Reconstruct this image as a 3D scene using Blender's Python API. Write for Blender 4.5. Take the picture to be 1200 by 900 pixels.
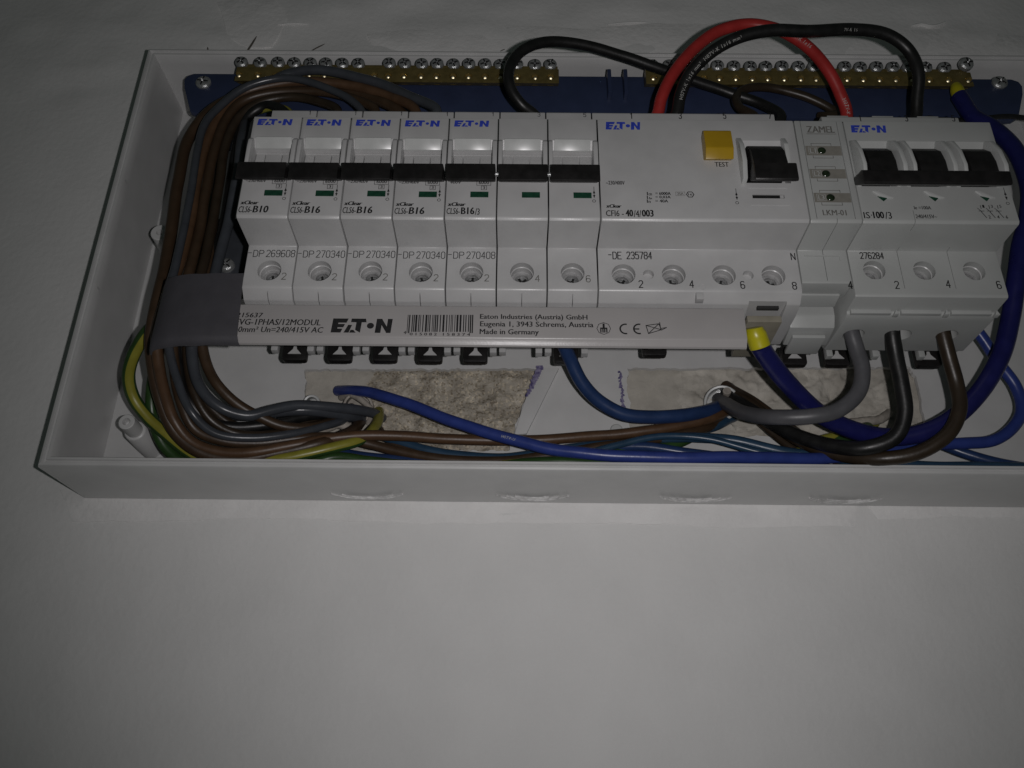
import bpy, bmesh, math, random
from mathutils import Vector, Matrix, noise

random.seed(7)
for o in list(bpy.data.objects):
    bpy.data.objects.remove(o)
SC = bpy.context.scene
COL = SC.collection
MM = 0.001

# ------------------------------------------------------------------ camera
CAM = Vector((95.72, -302.709, -205.271))          # millimetres
FPX = 1035.285
yaw, pitch, roll = -5.263e-3, 0.461594, 0.011562
cy, sy, cp, sp = math.cos(yaw), math.sin(yaw), math.cos(pitch), math.sin(pitch)
FW = Vector((sy * cp, cy * cp, sp))
R0 = Vector((cy, -sy, 0))
U0 = R0.cross(FW)
RT = R0 * math.cos(roll) + U0 * math.sin(roll)
UP = U0 * math.cos(roll) - R0 * math.sin(roll)
cd = bpy.data.cameras.new('camera')
cam = bpy.data.objects.new('camera', cd)
COL.objects.link(cam)
mw = Matrix((RT, UP, -FW)).transposed().to_4x4()
mw.translation = CAM * MM
cam.matrix_world = mw
cd.sensor_width = 36.0
cd.lens = FPX / 1200 * 36.0
cd.clip_start = 0.005
cd.clip_end = 10
SC.camera = cam

# ------------------------------------------------------------------ light
W = bpy.data.worlds.new('World')
SC.world = W
W.use_nodes = True
bg = W.node_tree.nodes['Background']
bg.inputs[0].default_value = (0.80, 1.0, 0.90, 1)
bg.inputs[1].default_value = 0.019
ld = bpy.data.lights.new('phone_torch', 'SPOT')
ld.energy = 1.68
ld.color = (1.0, 0.968, 0.975)
ld.shadow_soft_size = 0.0022
ld.spot_size = math.radians(106)
ld.spot_blend = 1.0
lamp = bpy.data.objects.new('phone_torch', ld)
COL.objects.link(lamp)
lpos = (CAM + RT * 17 + UP * 2 - FW * 2) * MM
lamp.location = lpos
lamp.scale = (0.98, 1.32, 1.0)
aim = Vector((118, 0, 48)) * MM
lamp.rotation_euler = (aim - lpos).to_track_quat('-Z', 'Y').to_euler()
VS = SC.view_settings
VS.view_transform = 'Standard'
VS.look = 'None'
VS.exposure = 0
VS.gamma = 1


def at(px, py, d):
    """photo ray -> point (X, d, Z) in mm on the plane d mm in front of the rail"""
    v = FW + RT * ((px - 600) / FPX) - UP * ((py - 450) / FPX)
    t = (-d - CAM.y) / v.y
    q = CAM + v * t
    return (q.x, d, q.z)


# ------------------------------------------------------------------ materials
def mat(name, col, rough=0.5, metal=0.0, nscale=0, namp=0.0, bump=0.0, bscale=900, spec=0.5, coat=0.0, col2=None, detail=4.0):
    m = bpy.data.materials.new(name)
    m.use_nodes = True
    nt = m.node_tree
    p = nt.nodes['Principled BSDF']
    p.inputs['Base Color'].default_value = (*col, 1)
    p.inputs['Roughness'].default_value = rough
    p.inputs['Metallic'].default_value = metal
    p.inputs['Specular IOR Level'].default_value = spec
    p.inputs['Coat Weight'].default_value = coat
    if nscale or bump:
        tc = nt.nodes.new('ShaderNodeTexCoord')
    if nscale:
        n = nt.nodes.new('ShaderNodeTexNoise')
        n.inputs['Scale'].default_value = nscale
        n.inputs['Detail'].default_value = detail
        nt.links.new(tc.outputs['Object'], n.inputs['Vector'])
        r = nt.nodes.new('ShaderNodeMapRange')
        r.inputs[1].default_value = 0.3
        r.inputs[2].default_value = 0.7
        nt.links.new(n.outputs['Fac'], r.inputs[0])
        mx = nt.nodes.new('ShaderNodeMix')
        mx.data_type = 'RGBA'
        a = tuple(c * (1 - namp) for c in col)
        b = tuple(min(1, c * (1 + namp)) for c in col) if col2 is None else col2
        mx.inputs[6].default_value = (*a, 1)
        mx.inputs[7].default_value = (*b, 1)
        nt.links.new(r.outputs[0], mx.inputs[0])
        nt.links.new(mx.outputs[2], p.inputs['Base Color'])
        rr = nt.nodes.new('ShaderNodeMapRange')
        rr.inputs[3].default_value = max(0.05, rough - 0.08)
        rr.inputs[4].default_value = min(1, rough + 0.08)
        nt.links.new(n.outputs['Fac'], rr.inputs[0])
        nt.links.new(rr.outputs[0], p.inputs['Roughness'])
    if bump:
        n2 = nt.nodes.new('ShaderNodeTexNoise')
        n2.inputs['Scale'].default_value = bscale
        n2.inputs['Detail'].default_value = 6
        nt.links.new(tc.outputs['Object'], n2.inputs['Vector'])
        bp = nt.nodes.new('ShaderNodeBump')
        bp.inputs['Strength'].default_value = bump
        bp.inputs['Distance'].default_value = 0.0006
        nt.links.new(n2.outputs['Fac'], bp.inputs['Height'])
        nt.links.new(bp.outputs[0], p.inputs['Normal'])
    return m


M = dict(
    wall=mat('painted_plaster', (0.79, 0.785, 0.775), 0.75, nscale=45, namp=0.025, bump=0.45, bscale=330, spec=0.25),
    rough=mat('bare_plaster', (0.40, 0.36, 0.30), 0.95, nscale=130, namp=0.30, bump=0.8, bscale=1600, spec=0.1, col2=(0.58, 0.535, 0.455), detail=12),
    filler=mat('crumbled_filler', (0.46, 0.43, 0.375), 0.92, nscale=90, namp=0.22, bump=1.0, bscale=420, spec=0.1, col2=(0.60, 0.57, 0.51), detail=12),
    smooth=mat('smooth_filler', (0.46, 0.435, 0.385), 0.9, nscale=150, namp=0.12, bump=0.4, bscale=700, spec=0.15),
    box=mat('enclosure_plastic', (0.585, 0.585, 0.58), 0.36, nscale=75, namp=0.05, bump=0.04, bscale=500),
    dev=mat('device_plastic', (0.475, 0.474, 0.472), 0.33, nscale=110, namp=0.05, bump=0.06, bscale=2500),
    dev2=mat('switch_plastic', (0.41, 0.42, 0.41), 0.40, nscale=90, namp=0.03, bump=0.06, bscale=2500),
    clear=mat('milky_plastic', (0.50, 0.51, 0.50), 0.27, nscale=200, namp=0.05, spec=0.6),
    cover=mat('busbar_plastic', (0.37, 0.355, 0.35), 0.33, nscale=70, namp=0.03, bump=0.05, bscale=1500),
    toggle=mat('black_toggle_plastic', (0.012, 0.011, 0.011), 0.42, nscale=300, namp=0.3, bump=0.1, bscale=1800),
    print=mat('black_print', (0.012, 0.012, 0.013), 0.6, nscale=900, namp=0.4),
    gprint=mat('grey_print', (0.14, 0.135, 0.125), 0.6, nscale=900, namp=0.3),
    wprint=mat('white_print', (0.42, 0.42, 0.40), 0.6, nscale=900, namp=0.3),
    bprint=mat('blue_print', (0.03, 0.055, 0.42), 0.5, nscale=900, namp=0.25),
    crack=mat('hairline_crack', (0.10, 0.09, 0.075), 0.9, nscale=600, namp=0.3),
    green=mat('green_indicator', (0.012, 0.055, 0.032), 0.3, nscale=500, namp=0.3),
    yellow=mat('yellow_button_plastic', (0.40, 0.25, 0.012), 0.35, nscale=150, namp=0.06),
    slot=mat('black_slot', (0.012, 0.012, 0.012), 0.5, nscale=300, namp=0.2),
    stripe=mat('grey_label_stripe', (0.22, 0.21, 0.185), 0.5, nscale=400, namp=0.1),
    led=mat('dark_led_lens', (0.015, 0.025, 0.012), 0.12, nscale=800, namp=0.5),
    steel=mat('zinc_steel', (0.40, 0.41, 0.41), 0.26, 0.6, nscale=600, namp=0.2, bump=0.3, bscale=2500),
    holesteel=mat('grey_terminal_clamp', (0.42, 0.42, 0.42), 0.42, 0.4, nscale=600, namp=0.2, bump=0.2, bscale=2500),
    brass=mat('brass', (0.215, 0.165, 0.06), 0.34, 0.5, nscale=400, namp=0.2, bump=0.25, bscale=2000),
    knock=mat('scored_plastic_edge', (0.66, 0.655, 0.65), 0.5, nscale=500, namp=0.25),
    filler2=mat('fresh_filler', (0.84, 0.83, 0.82), 0.7, nscale=60, namp=0.05, bump=0.6, bscale=420, spec=0.25),
    tip=mat('polished_screw_tip', (0.85, 0.74, 0.50), 0.30, 1.0, nscale=900, namp=0.2, bump=0.05, bscale=1500),
    bracket=mat('blue_bracket_plastic', (0.030, 0.042, 0.092), 0.38, nscale=120, namp=0.1),
    tape=mat('slate_tape', (0.061, 0.059, 0.067), 0.55, nscale=180, namp=0.06, bump=0.12, bscale=700),
    black=mat('black_pvc', (0.010, 0.010, 0.010), 0.40, nscale=250, namp=0.3, bump=0.08, bscale=900),
    red=mat('red_pvc', (0.34, 0.026, 0.024), 0.36, nscale=200, namp=0.12, bump=0.05, bscale=900),
    navy=mat('navy_pvc', (0.011, 0.012, 0.088), 0.30, nscale=200, namp=0.15, bump=0.05, bscale=900),
    blue=mat('bright_blue_pvc', (0.027, 0.047, 0.215), 0.33, nscale=200, namp=0.12, bump=0.05, bscale=900),
    steelblue=mat('steel_blue_pvc', (0.018, 0.04, 0.115), 0.32, nscale=200, namp=0.15, bump=0.05, bscale=900),
    teal=mat('teal_blue_pvc', (0.022, 0.055, 0.10), 0.34, nscale=200, namp=0.15, bump=0.05, bscale=900),
    brown=mat('brown_pvc', (0.049, 0.029, 0.016), 0.42, nscale=200, namp=0.18, bump=0.08, bscale=900),
    dbrown=mat('dark_brown_pvc', (0.031, 0.021, 0.013), 0.38, nscale=200, namp=0.18, bump=0.08, bscale=900),
    lbrown=mat('light_brown_pvc', (0.085, 0.046, 0.024), 0.42, nscale=200, namp=0.18, bump=0.08, bscale=900),
    grey=mat('grey_pvc', (0.085, 0.085, 0.092), 0.42, nscale=200, namp=0.1, bump=0.05, bscale=900),
    slate=mat('slate_pvc', (0.05, 0.055, 0.064), 0.30, nscale=200, namp=0.12, bump=0.05, bscale=900),
    wgreen=mat('green_pvc', (0.025, 0.062, 0.016), 0.36, nscale=200, namp=0.15, bump=0.05, bscale=900),
    wyellow=mat('yellow_pvc', (0.24, 0.225, 0.03), 0.36, nscale=200, namp=0.12, bump=0.05, bscale=900),
    ferrule=mat('yellow_ferrule', (0.46, 0.42, 0.012), 0.34, nscale=200, namp=0.08),
    ink=mat('violet_marker_ink', (0.06, 0.04, 0.24), 0.6, nscale=700, namp=0.5, col2=(0.32, 0.29, 0.42), detail=8),
    sheath=mat('cut_cable_sheath', (0.34, 0.31, 0.27), 0.7, nscale=300, namp=0.2, bump=0.5, bscale=900),
    clamp=mat('beige_terminal_cavity', (0.27, 0.25, 0.20), 0.5, nscale=200, namp=0.1),
    dark=mat('dark_gap', (0.02, 0.02, 0.02), 0.8, nscale=200, namp=0.2),
)

def add_grains(m):
    """sand grains of several colours in the broken plaster"""
    nt = m.node_tree
    p = nt.nodes['Principled BSDF']
    src = p.inputs['Base Color'].links[0].from_socket
    tc = [n for n in nt.nodes if n.type == 'TEX_COORD'][0]
    v = nt.nodes.new('ShaderNodeTexVoronoi')
    v.inputs['Scale'].default_value = 1250
    nt.links.new(tc.outputs['Object'], v.inputs['Vector'])
    sep = nt.nodes.new('ShaderNodeSeparateColor')
    nt.links.new(v.outputs['Color'], sep.inputs[0])
    r = nt.nodes.new('ShaderNodeValToRGB')
    r.color_ramp.interpolation = 'CONSTANT'
    e = r.color_ramp.elements
    e[0].position, e[0].color = 0.0, (0.55, 0.51, 0.45, 1)
    e[1].position, e[1].color = 0.11, (1, 1, 1, 1)
    k = e.new(0.62)
    k.color = (0.82, 0.80, 0.76, 1)
    k = e.new(0.86)
    k.color = (1.35, 1.30, 1.2, 1)
    nt.links.new(sep.outputs[0], r.inputs[0])
    mx = nt.nodes.new('ShaderNodeMix')
    mx.data_type = 'RGBA'
    mx.blend_type = 'MULTIPLY'
    mx.inputs[0].default_value = 0.85
    nt.links.new(src, mx.inputs[6])
    nt.links.new(r.outputs[0], mx.inputs[7])
    nt.links.new(mx.outputs[2], p.inputs['Base Color'])


add_grains(M['rough'])

# ------------------------------------------------------------------ mesh helpers
WL = {}                                              # world location (mm) of every empty / parent


def thing(name, label, cat, loc=(0, 0, 0), group=None):
    o = bpy.data.objects.new(name, None)
    COL.objects.link(o)
    o.empty_display_size = 0.01
    o.location = (loc[0] * MM, -loc[1] * MM, loc[2] * MM)
    WL[o.name] = Vector(loc)
    tag(o, label, cat, group)
    return o


def tag(o, label, cat, group=None):
    o['label'] = label
    o['category'] = cat
    if group:
        o['group'] = group
    return o


def obj(name, bm, m, parent=None, smooth=35, bevel=0.0, seg=2, kind=None, label=None):
    """bm holds world millimetres as (X, d, Z)"""
    mats = m if isinstance(m, (list, tuple)) else [m]
    bmesh.ops.remove_doubles(bm, verts=bm.verts, dist=1e-4)
    bmesh.ops.recalc_face_normals(bm, faces=bm.faces)
    if bevel:
        es = [e for e in bm.edges if len(e.link_faces) == 2 and e.calc_face_angle(0) > math.radians(24)]
        bmesh.ops.bevel(bm, geom=es, offset=bevel, segments=seg, profile=0.6, affect='EDGES', clamp_overlap=True)
    org = Vector((0, 0, 0))
    if parent is not None:
        org = WL[parent.name]
    elif bm.verts:
        org = sum((v.co for v in bm.verts), Vector()) / len(bm.verts)
    for v in bm.verts:
        c = v.co - org
        v.co = Vector((c.x * MM, -c.y * MM, c.z * MM))
    bmesh.ops.reverse_faces(bm, faces=bm.faces)
    me = bpy.data.meshes.new(name)
    bm.to_mesh(me)
    bm.free()
    for k in mats:
        me.materials.append(k)
    if smooth:
        for p in me.polygons:
            p.use_smooth = True
        me.set_sharp_from_angle(angle=math.radians(smooth))
    o = bpy.data.objects.new(name, me)
    COL.objects.link(o)
    if parent is not None:
        o.parent = parent
        WL[o.name] = org
    else:
        o.location = (org.x * MM, -org.y * MM, org.z * MM)
        WL[o.name] = org
    if kind:
        o['kind'] = kind
    if label:
        o['label'] = label
    return o


def share(src, parent, off, name=None):
    """another object on the same mesh, moved by off (mm) inside the same kind of parent"""
    c = src.copy()
    COL.objects.link(c)
    c.parent = parent
    WL[c.name] = WL[parent.name] if parent else Vector()
    c.location = src.location + Vector((off[0] * MM, -off[1] * MM, off[2] * MM))
    return c


def B():
    return bmesh.new()


def prism(bm, prof, x0, x1, mi=0):
    """closed profile of (d, Z) swept along X"""
    a = [bm.verts.new((x0, d, z)) for d, z in prof]
    b = [bm.verts.new((x1, d, z)) for d, z in prof]
    n = len(prof)
    fs = [bm.faces.new(a), bm.faces.new(b[::-1])]
    for i in range(n):
        fs.append(bm.faces.new((a[i], b[i], b[(i + 1) % n], a[(i + 1) % n])))
    for f in fs:
        f.material_index = mi
    return bm


def plate(bm, poly, d0, d1, mi=0):
    """closed outline of (X, Z) with depth d0..d1"""
    a = [bm.verts.new((x, d0, z)) for x, z in poly]
    b = [bm.verts.new((x, d1, z)) for x, z in poly]
    n = len(poly)
    fs = [bm.faces.new(a), bm.faces.new(b[::-1])]
    for i in range(n):
        fs.append(bm.faces.new((a[i], b[i], b[(i + 1) % n], a[(i + 1) % n])))
    for f in fs:
        f.material_index = mi
    return bm


def box(bm, x0, x1, d0, d1, z0, z1, mi=0):
    return plate(bm, [(x0, z0), (x1, z0), (x1, z1), (x0, z1)], d0, d1, mi)


def frame_of(t):
    t = t.normalized()
    a = Vector((0, 0, 1)) if abs(t.z) < 0.9 else Vector((1, 0, 0))
    n = a.cross(t).normalized()
    return n, t.cross(n)


def lathe(bm, c, axis, prof, n=20, mi=0, cap0=True, cap1=True):
    """profile of (along, radius) round an axis through c"""
    c = Vector(c)
    ax = Vector(axis).normalized()
    u, v = frame_of(ax)
    rings = []
    for s, r in prof:
        rings.append([bm.verts.new(c + ax * s + (u * math.cos(2 * math.pi * i / n) + v * math.sin(2 * math.pi * i / n)) * r) for i in range(n)])
    for A, Bq in zip(rings, rings[1:]):
        for i in range(n):
            f = bm.faces.new((A[i], A[(i + 1) % n], Bq[(i + 1) % n], Bq[i]))
            f.material_index = mi
    if cap0:
        bm.faces.new(rings[0][::-1]).material_index = mi
    if cap1:
        bm.faces.new(rings[-1]).material_index = mi
    return bm


def spline(pts, sub=8):
    P = [Vector(p) for p in pts]
    P = [P[0] * 2 - P[1]] + P + [P[-1] * 2 - P[-2]]
    out = []
    for i in range(1, len(P) - 2):
        p0, p1, p2, p3 = P[i - 1:i + 3]
        # centripetal Catmull-Rom
        t0 = 0
        t1 = t0 + max(1e-3, (p1 - p0).length) ** 0.5
        t2 = t1 + max(1e-3, (p2 - p1).length) ** 0.5
        t3 = t2 + max(1e-3, (p3 - p2).length) ** 0.5
        for k in range(sub):
            t = t1 + (t2 - t1) * k / sub
            a1 = p0 * ((t1 - t) / (t1 - t0)) + p1 * ((t - t0) / (t1 - t0))
            a2 = p1 * ((t2 - t) / (t2 - t1)) + p2 * ((t - t1) / (t2 - t1))
            a3 = p2 * ((t3 - t) / (t3 - t2)) + p3 * ((t - t2) / (t3 - t2))
            b1 = a1 * ((t2 - t) / (t2 - t0)) + a2 * ((t - t0) / (t2 - t0))
            b2 = a2 * ((t3 - t) / (t3 - t1)) + a3 * ((t - t1) / (t3 - t1))
            out.append(b1 * ((t2 - t) / (t2 - t1)) + b2 * ((t - t1) / (t2 - t1)))
    out.append(P[-2])
    return out


def frames(path):
    res = []
    n = None
    for i, p in enumerate(path):
        t = (path[min(i + 1, len(path) - 1)] - path[max(i - 1, 0)]).normalized()
        if n is None:
            n, _ = frame_of(t)
        n = (n - t * n.dot(t)).normalized()
        res.append((p, t, n, t.cross(n)))
    return res


def tube(bm, path, r, n=14, mi=0, stripe=None, taper=None, twist=0.0):
    fr = frames(path)
    rings = []
    for j, (p, t, u, v) in enumerate(fr):
        rr = r if taper is None else r * taper(j / (len(fr) - 1))
        w = twist * j
        rings.append([bm.verts.new(p + (u * math.cos(2 * math.pi * i / n + w) + v * math.sin(2 * math.pi * i / n + w)) * rr) for i in range(n)])
    for A, Bq in zip(rings, rings[1:]):
        for i in range(n):
            f = bm.faces.new((A[i], A[(i + 1) % n], Bq[(i + 1) % n], Bq[i]))
            f.material_index = mi if stripe is None or not stripe(i, n) else 1
    bm.faces.new(rings[0][::-1])
    bm.faces.new(rings[-1])
    return bm


def cut(o, bms, solver='EXACT'):
    """real openings: boolean difference with each cutter (world mm)"""
    org = WL[o.name]
    for bm in bms:
        bmesh.ops.recalc_face_normals(bm, faces=bm.faces)
        for v in bm.verts:
            c = v.co - org
            v.co = Vector((c.x * MM, -c.y * MM, c.z * MM)) * 1000.0
        bmesh.ops.reverse_faces(bm, faces=bm.faces)
        me = bpy.data.meshes.new('cutter')
        bm.to_mesh(me)
        bm.free()
        big = o.data.copy()
        big.transform(Matrix.Scale(1000.0, 4))
        t = bpy.data.objects.new('t', big)
        c = bpy.data.objects.new('c', me)
        COL.objects.link(t)
        COL.objects.link(c)
        md = t.modifiers.new('b', 'BOOLEAN')
        md.operation = 'DIFFERENCE'
        md.solver = solver
        md.object = c
        dg = bpy.context.evaluated_depsgraph_get()
        res = bpy.data.meshes.new_from_object(t.evaluated_get(dg))
        res.transform(Matrix.Scale(0.001, 4))
        bpy.data.objects.remove(t)
        bpy.data.objects.remove(c)
        bpy.data.meshes.remove(me)
        bpy.data.meshes.remove(big)
        nm = o.data.name
        old = o.data
        o.data = res
        bpy.data.meshes.remove(old)
        res.name = nm
    for p in o.data.polygons:
        p.use_smooth = True
    o.data.set_sharp_from_angle(angle=math.radians(35))
    return o


# ------------------------------------------------------------------ print (flat lettering)
_TX = {}


def glyphs(s, bold=0.0, shear=0.0, spacing=1.0):
    k = (s, bold, shear, spacing)
    if k in _TX:
        return _TX[k]
    cu = bpy.data.curves.new('text', 'FONT')
    cu.body = s
    cu.offset = bold
    cu.shear = shear
    cu.space_character = spacing
    cu.resolution_u = 2
    t = bpy.data.objects.new('text', cu)
    COL.objects.link(t)
    dg = bpy.context.evaluated_depsgraph_get()
    me = bpy.data.meshes.new_from_object(t.evaluated_get(dg))
    vs = [(v.co.x, v.co.y) for v in me.vertices]
    fs = [tuple(p.vertices) for p in me.polygons]
    bpy.data.objects.remove(t)
    bpy.data.curves.remove(cu)
    bpy.data.meshes.remove(me)
    _TX[k] = (vs, fs)
    return vs, fs


STROKE = {
    '0': [[(1, 0), (3, 0), (4, 1), (4, 5), (3, 6), (1, 6), (0, 5), (0, 1), (1, 0)]],
    '1': [[(.8, 4.6), (2.2, 6), (2.2, 0)]],
    '2': [[(0, 5), (1, 6), (3, 6), (4, 5), (4, 3.9), (0, 0), (4, 0)]],
    '3': [[(0, 5.2), (1, 6), (3, 6), (4, 5), (4, 4), (3, 3.2), (1.6, 3.2)], [(3, 3.2), (4, 2.3), (4, 1), (3, 0), (1, 0), (0, .8)]],
    '4': [[(3, 0), (3, 6), (0, 1.8), (4, 1.8)]],
    '5': [[(4, 6), (0.3, 6), (0, 3.3), (1, 3.8), (3, 3.8), (4, 2.9), (4, 1), (3, 0), (1, 0), (0, .8)]],
    '6': [[(3.7, 5.4), (3, 6), (1, 6), (0, 5), (0, 1), (1, 0), (3, 0), (4, 1), (4, 2.4), (3, 3.3), (1, 3.3), (0, 2.4)]],
    '7': [[(0, 6), (4, 6), (1.4, 0)]],
    '8': [[(1, 3.2), (0, 4), (0, 5.2), (1, 6), (3, 6), (4, 5.2), (4, 4), (3, 3.2), (1, 3.2), (0, 2.3), (0, 1), (1, 0), (3, 0), (4, 1), (4, 2.3), (3, 3.2)]],
    '9': [[(.3, .6), (1, 0), (3, 0), (4, 1), (4, 5), (3, 6), (1, 6), (0, 5), (0, 3.6), (1, 2.7), (3, 2.7), (4, 3.6)]],
    'D': [[(0, 0), (0, 6), (2.6, 6), (4, 4.8), (4, 1.2), (2.6, 0), (0, 0)]],
    'P': [[(0, 0), (0, 6), (3, 6), (4, 5), (4, 3.9), (3, 3), (0, 3)]],
    'E': [[(4, 0), (0, 0), (0, 6), (4, 6)], [(0, 3), (3, 3)]],
    'N': [[(0, 0), (0, 6), (4, 0), (4, 6)]],
    '-': [[(0.6, 3.6), (3.6, 3.6)]],
}


class Print:
    """flat print, split into blocks: begin() opens the next part"""

    def __init__(self):
        self.parts = []
        self.bm = None
        self.name = None

    def begin(self, name='lettering'):
        self.bm = B()
        self.parts.append((name, self.bm))

    def face(self, pts, d, mi=0):
        f = self.bm.faces.new([self.bm.verts.new((x, d, z)) for x, z in pts])
        f.material_index = mi

    def fit(self, geo, x0, x1, z0, z1, d, mi=0):
        vs, fs = geo
        ax, bx = min(v[0] for v in vs), max(v[0] for v in vs)
        az, bz = min(v[1] for v in vs), max(v[1] for v in vs)
        V = [self.bm.verts.new((x0 + (x - ax) / (bx - ax) * (x1 - x0), d, z0 + (y - az) / (bz - az) * (z1 - z0))) for x, y in vs]
        for f in fs:
            try:
                self.bm.faces.new([V[i] for i in f]).material_index = mi
            except ValueError:
                pass

    def text(self, s, x0, x1, z0, z1, d, mi=0, bold=0.0, shear=0.0, spacing=1.0):
        g = glyphs(s, 0.0, shear, spacing)
        w = 0.085 + bold * 7 * (z1 - z0) / 2.9           # heavier strokes: overprinted with a small shift
        k = 3 if bold else 2
        for i in range(k):
            o = w * i / (k - 1)
            self.fit(g, x0 + o, x1 - w + o, z0, z1, d + .004 * i, mi)

    def stroke(self, s, x0, x1, z0, z1, d, mi=0, w=.26):
        """single-stroke characters as an ink-jet coder writes them"""
        adv = 5.6
        n = len(s)
        sx = (x1 - x0) / (adv * n - 1.6)
        sz = (z1 - z0) / 6
        q = 0
        for i, c in enumerate(s):
            for ln in STROKE.get(c, []):
                P = [(x0 + (i * adv + u) * sx, z0 + v * sz) for u, v in ln]
                for a, b_ in zip(P, P[1:]):
                    q += 1
                    self.line([a, b_], w, d + .0005 * (q % 7), mi)

    def rect(self, x0, x1, z0, z1, d, mi=0):
        self.face([(x0, z0), (x1, z0), (x1, z1), (x0, z1)], d, mi)

    def outline(self, x0, x1, z0, z1, d, w, mi=0, sides='tblr'):
        if 't' in sides: self.rect(x0, x1, z1 - w, z1, d, mi)
        if 'b' in sides: self.rect(x0, x1, z0, z0 + w, d, mi)
        if 'l' in sides: self.rect(x0, x0 + w, z0 + w, z1 - w, d, mi)
        if 'r' in sides: self.rect(x1 - w, x1, z0 + w, z1 - w, d, mi)

    def line(self, pts, w, d, mi=0):
        for (ax, az), (bx, bz) in zip(pts, pts[1:]):
            L = math.hypot(bx - ax, bz - az) or 1e-6
            ux, uz = (bx - ax) / L * w * .35, (bz - az) / L * w * .35
            ax, az, bx, bz = ax - ux, az - uz, bx + ux, bz + uz
            nx, nz = -uz / .7, ux / .7
            self.face([(ax + nx, az + nz), (bx + nx, bz + nz), (bx - nx, bz - nz), (ax - nx, az - nz)], d, mi)

    def disc(self, x, z, r, d, mi=0, n=14, sx=1.0):
        self.face([(x + sx * r * math.cos(2 * math.pi * i / n), z + r * math.sin(2 * math.pi * i / n)) for i in range(n)], d, mi)

    def ring(self, x, z, r, w, d, mi=0, n=18, a0=0, a1=360):
        k = max(3, int(n * (a1 - a0) / 360))
        for i in range(k):
            a = math.radians(a0 + (a1 - a0) * i / k)
            b = math.radians(a0 + (a1 - a0) * (i + 1) / k)
            self.face([(x + r * math.cos(a), z + r * math.sin(a)), (x + r * math.cos(b), z + r * math.sin(b)),
                       (x + (r - w) * math.cos(b), z + (r - w) * math.sin(b)), (x + (r - w) * math.cos(a), z + (r - w) * math.sin(a))], d, mi)

    def logo(self, x0, x1, z0, z1, d, mi=0):
        """block letters E A T (dotted O) N of the maker's mark"""
        w, h = x1 - x0, z1 - z0

        def P(u, v):
            return (x0 + u * w + (v - 0.5) * 0.02 * w, z0 + v * h)
        F = lambda q: self.face([P(*p) for p in q], d, mi)
        F([(0, 0), (.10, 0), (.10, 1), (0, 1)])
        F([(.10, .70), (.235, .70), (.26, 1), (.10, 1)])
        F([(.10, .37), (.195, .37), (.215, .61), (.10, .61)])
        F([(.10, 0), (.165, 0), (.185, .28), (.10, .28)])
        F([(.215, 0), (.30, 0), (.335, .55), (.27, .55)])
        F([(.31, .0), (.42, .0), (.37, .20), (.325, .20)])
        F([(.31, .74), (.57, .74), (.55, 1), (.31, 1)])
        F([(.40, .20), (.49, 0), (.49, .74), (.40, .74)])
        self.disc(x0 + .645 * w, z0 + .5 * h, .21 * h, d, mi, sx=1.05)
        F([(.735, 0), (.83, 0), (.83, 1), (.735, 1)])
        F([(.83, .95), (.83, .55), (.92, .05), (.92, .45)])
        F([(.92, 0), (1.0, 0), (1.0, 1), (.92, 1)])

    def build(self, parent, mats):
        for name, bm in self.parts:
            if not bm.faces:
                bm.free()
                continue
            for f in bm.faces:                        # every print face looks towards the viewer (+d)
                f.normal_update()
                if f.normal.y < 0:
                    f.normal_flip()
            org = WL[parent.name]
            for v in bm.verts:
                c = v.co - org
                v.co = Vector((c.x * MM, -c.y * MM, c.z * MM))
            me = bpy.data.meshes.new(name)
            bm.to_mesh(me)
            bm.free()
            for k in mats:
                me.materials.append(k)
            o = bpy.data.objects.new(name, me)
            COL.objects.link(o)
            o.parent = parent
            WL[o.name] = org


PR = [M['print'], M['bprint'], M['gprint'], M['wprint']]

# ================================================================== the wall
WALL_D = -36.0
bm = B()
nx, nz = 150, 110
gx = [-420 + 960 * i / nx for i in range(nx + 1)]
gz = [-330 + 720 * j / nz for j in range(nz + 1)]


def wall_relief(x, z):
    h = 0.35 * noise.noise((x * .012, z * .012, 1.3)) + 0.12 * noise.noise((x * .05, z * .05, 4.1))
    if z > 118:                                       # hand-filled strip over the enclosure
        k = min(1, (z - 118) / 14)
        n1 = noise.noise((x * .022 + 3, z * .05, 9.0))
        h += k * (1.6 * n1 + 1.3 * noise.noise((x * .055, z * .13, 2.0)) + .45 * noise.noise((x * .2, z * .3, 7.0)))
        e = 137 + 5 * noise.noise((x * .018, 0, 5))
        h += 0.9 * k * (1 / (1 + math.exp(-(z - e) * 1.1)))
    if z < -88:                                       # skim of filler along the foot of the box
        e = -102 + 2.5 * noise.noise((x * .02, 3, 5)) + 1.2 * noise.noise((x * .07, 1, 5))
        h += 0.5 / (1 + math.exp(-(z - e) * 0.9))
    return h


V = [[bm.verts.new((x, WALL_D - 1.2 + wall_relief(x, z), z)) for z in gz] for x in gx]
for i in range(nx):
    for j in range(nz):
        if not (gx[i] > -66 and gx[i + 1] < 340 and gz[j] > -78 and gz[j + 1] < 105):
            bm.faces.new((V[i][j], V[i][j + 1], V[i + 1][j + 1], V[i + 1][j]))
for v in [v for v in bm.verts if not v.link_faces]:
    bm.verts.remove(v)
wall = obj('wall', bm, M['wall'], smooth=80, kind='structure')
wall['label'] = 'pale grey plastered wall behind the enclosure'

# scratches and slips of filler on the wall just above the box
def wall_chip(pts, w, h):
    b = B()
    P = [at(x, y, WALL_D + 0.6) for x, y in pts]
    path = spline([(p[0], WALL_D - 0.1 + wall_relief(p[0], p[2]) - 0.6, p[2]) for p in P], 5)
    tube(b, path, w, n=6, taper=lambda t: 0.25 + 0.9 * math.sin(math.pi * min(1, max(0, t))) ** 0.6)
    return b


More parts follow.
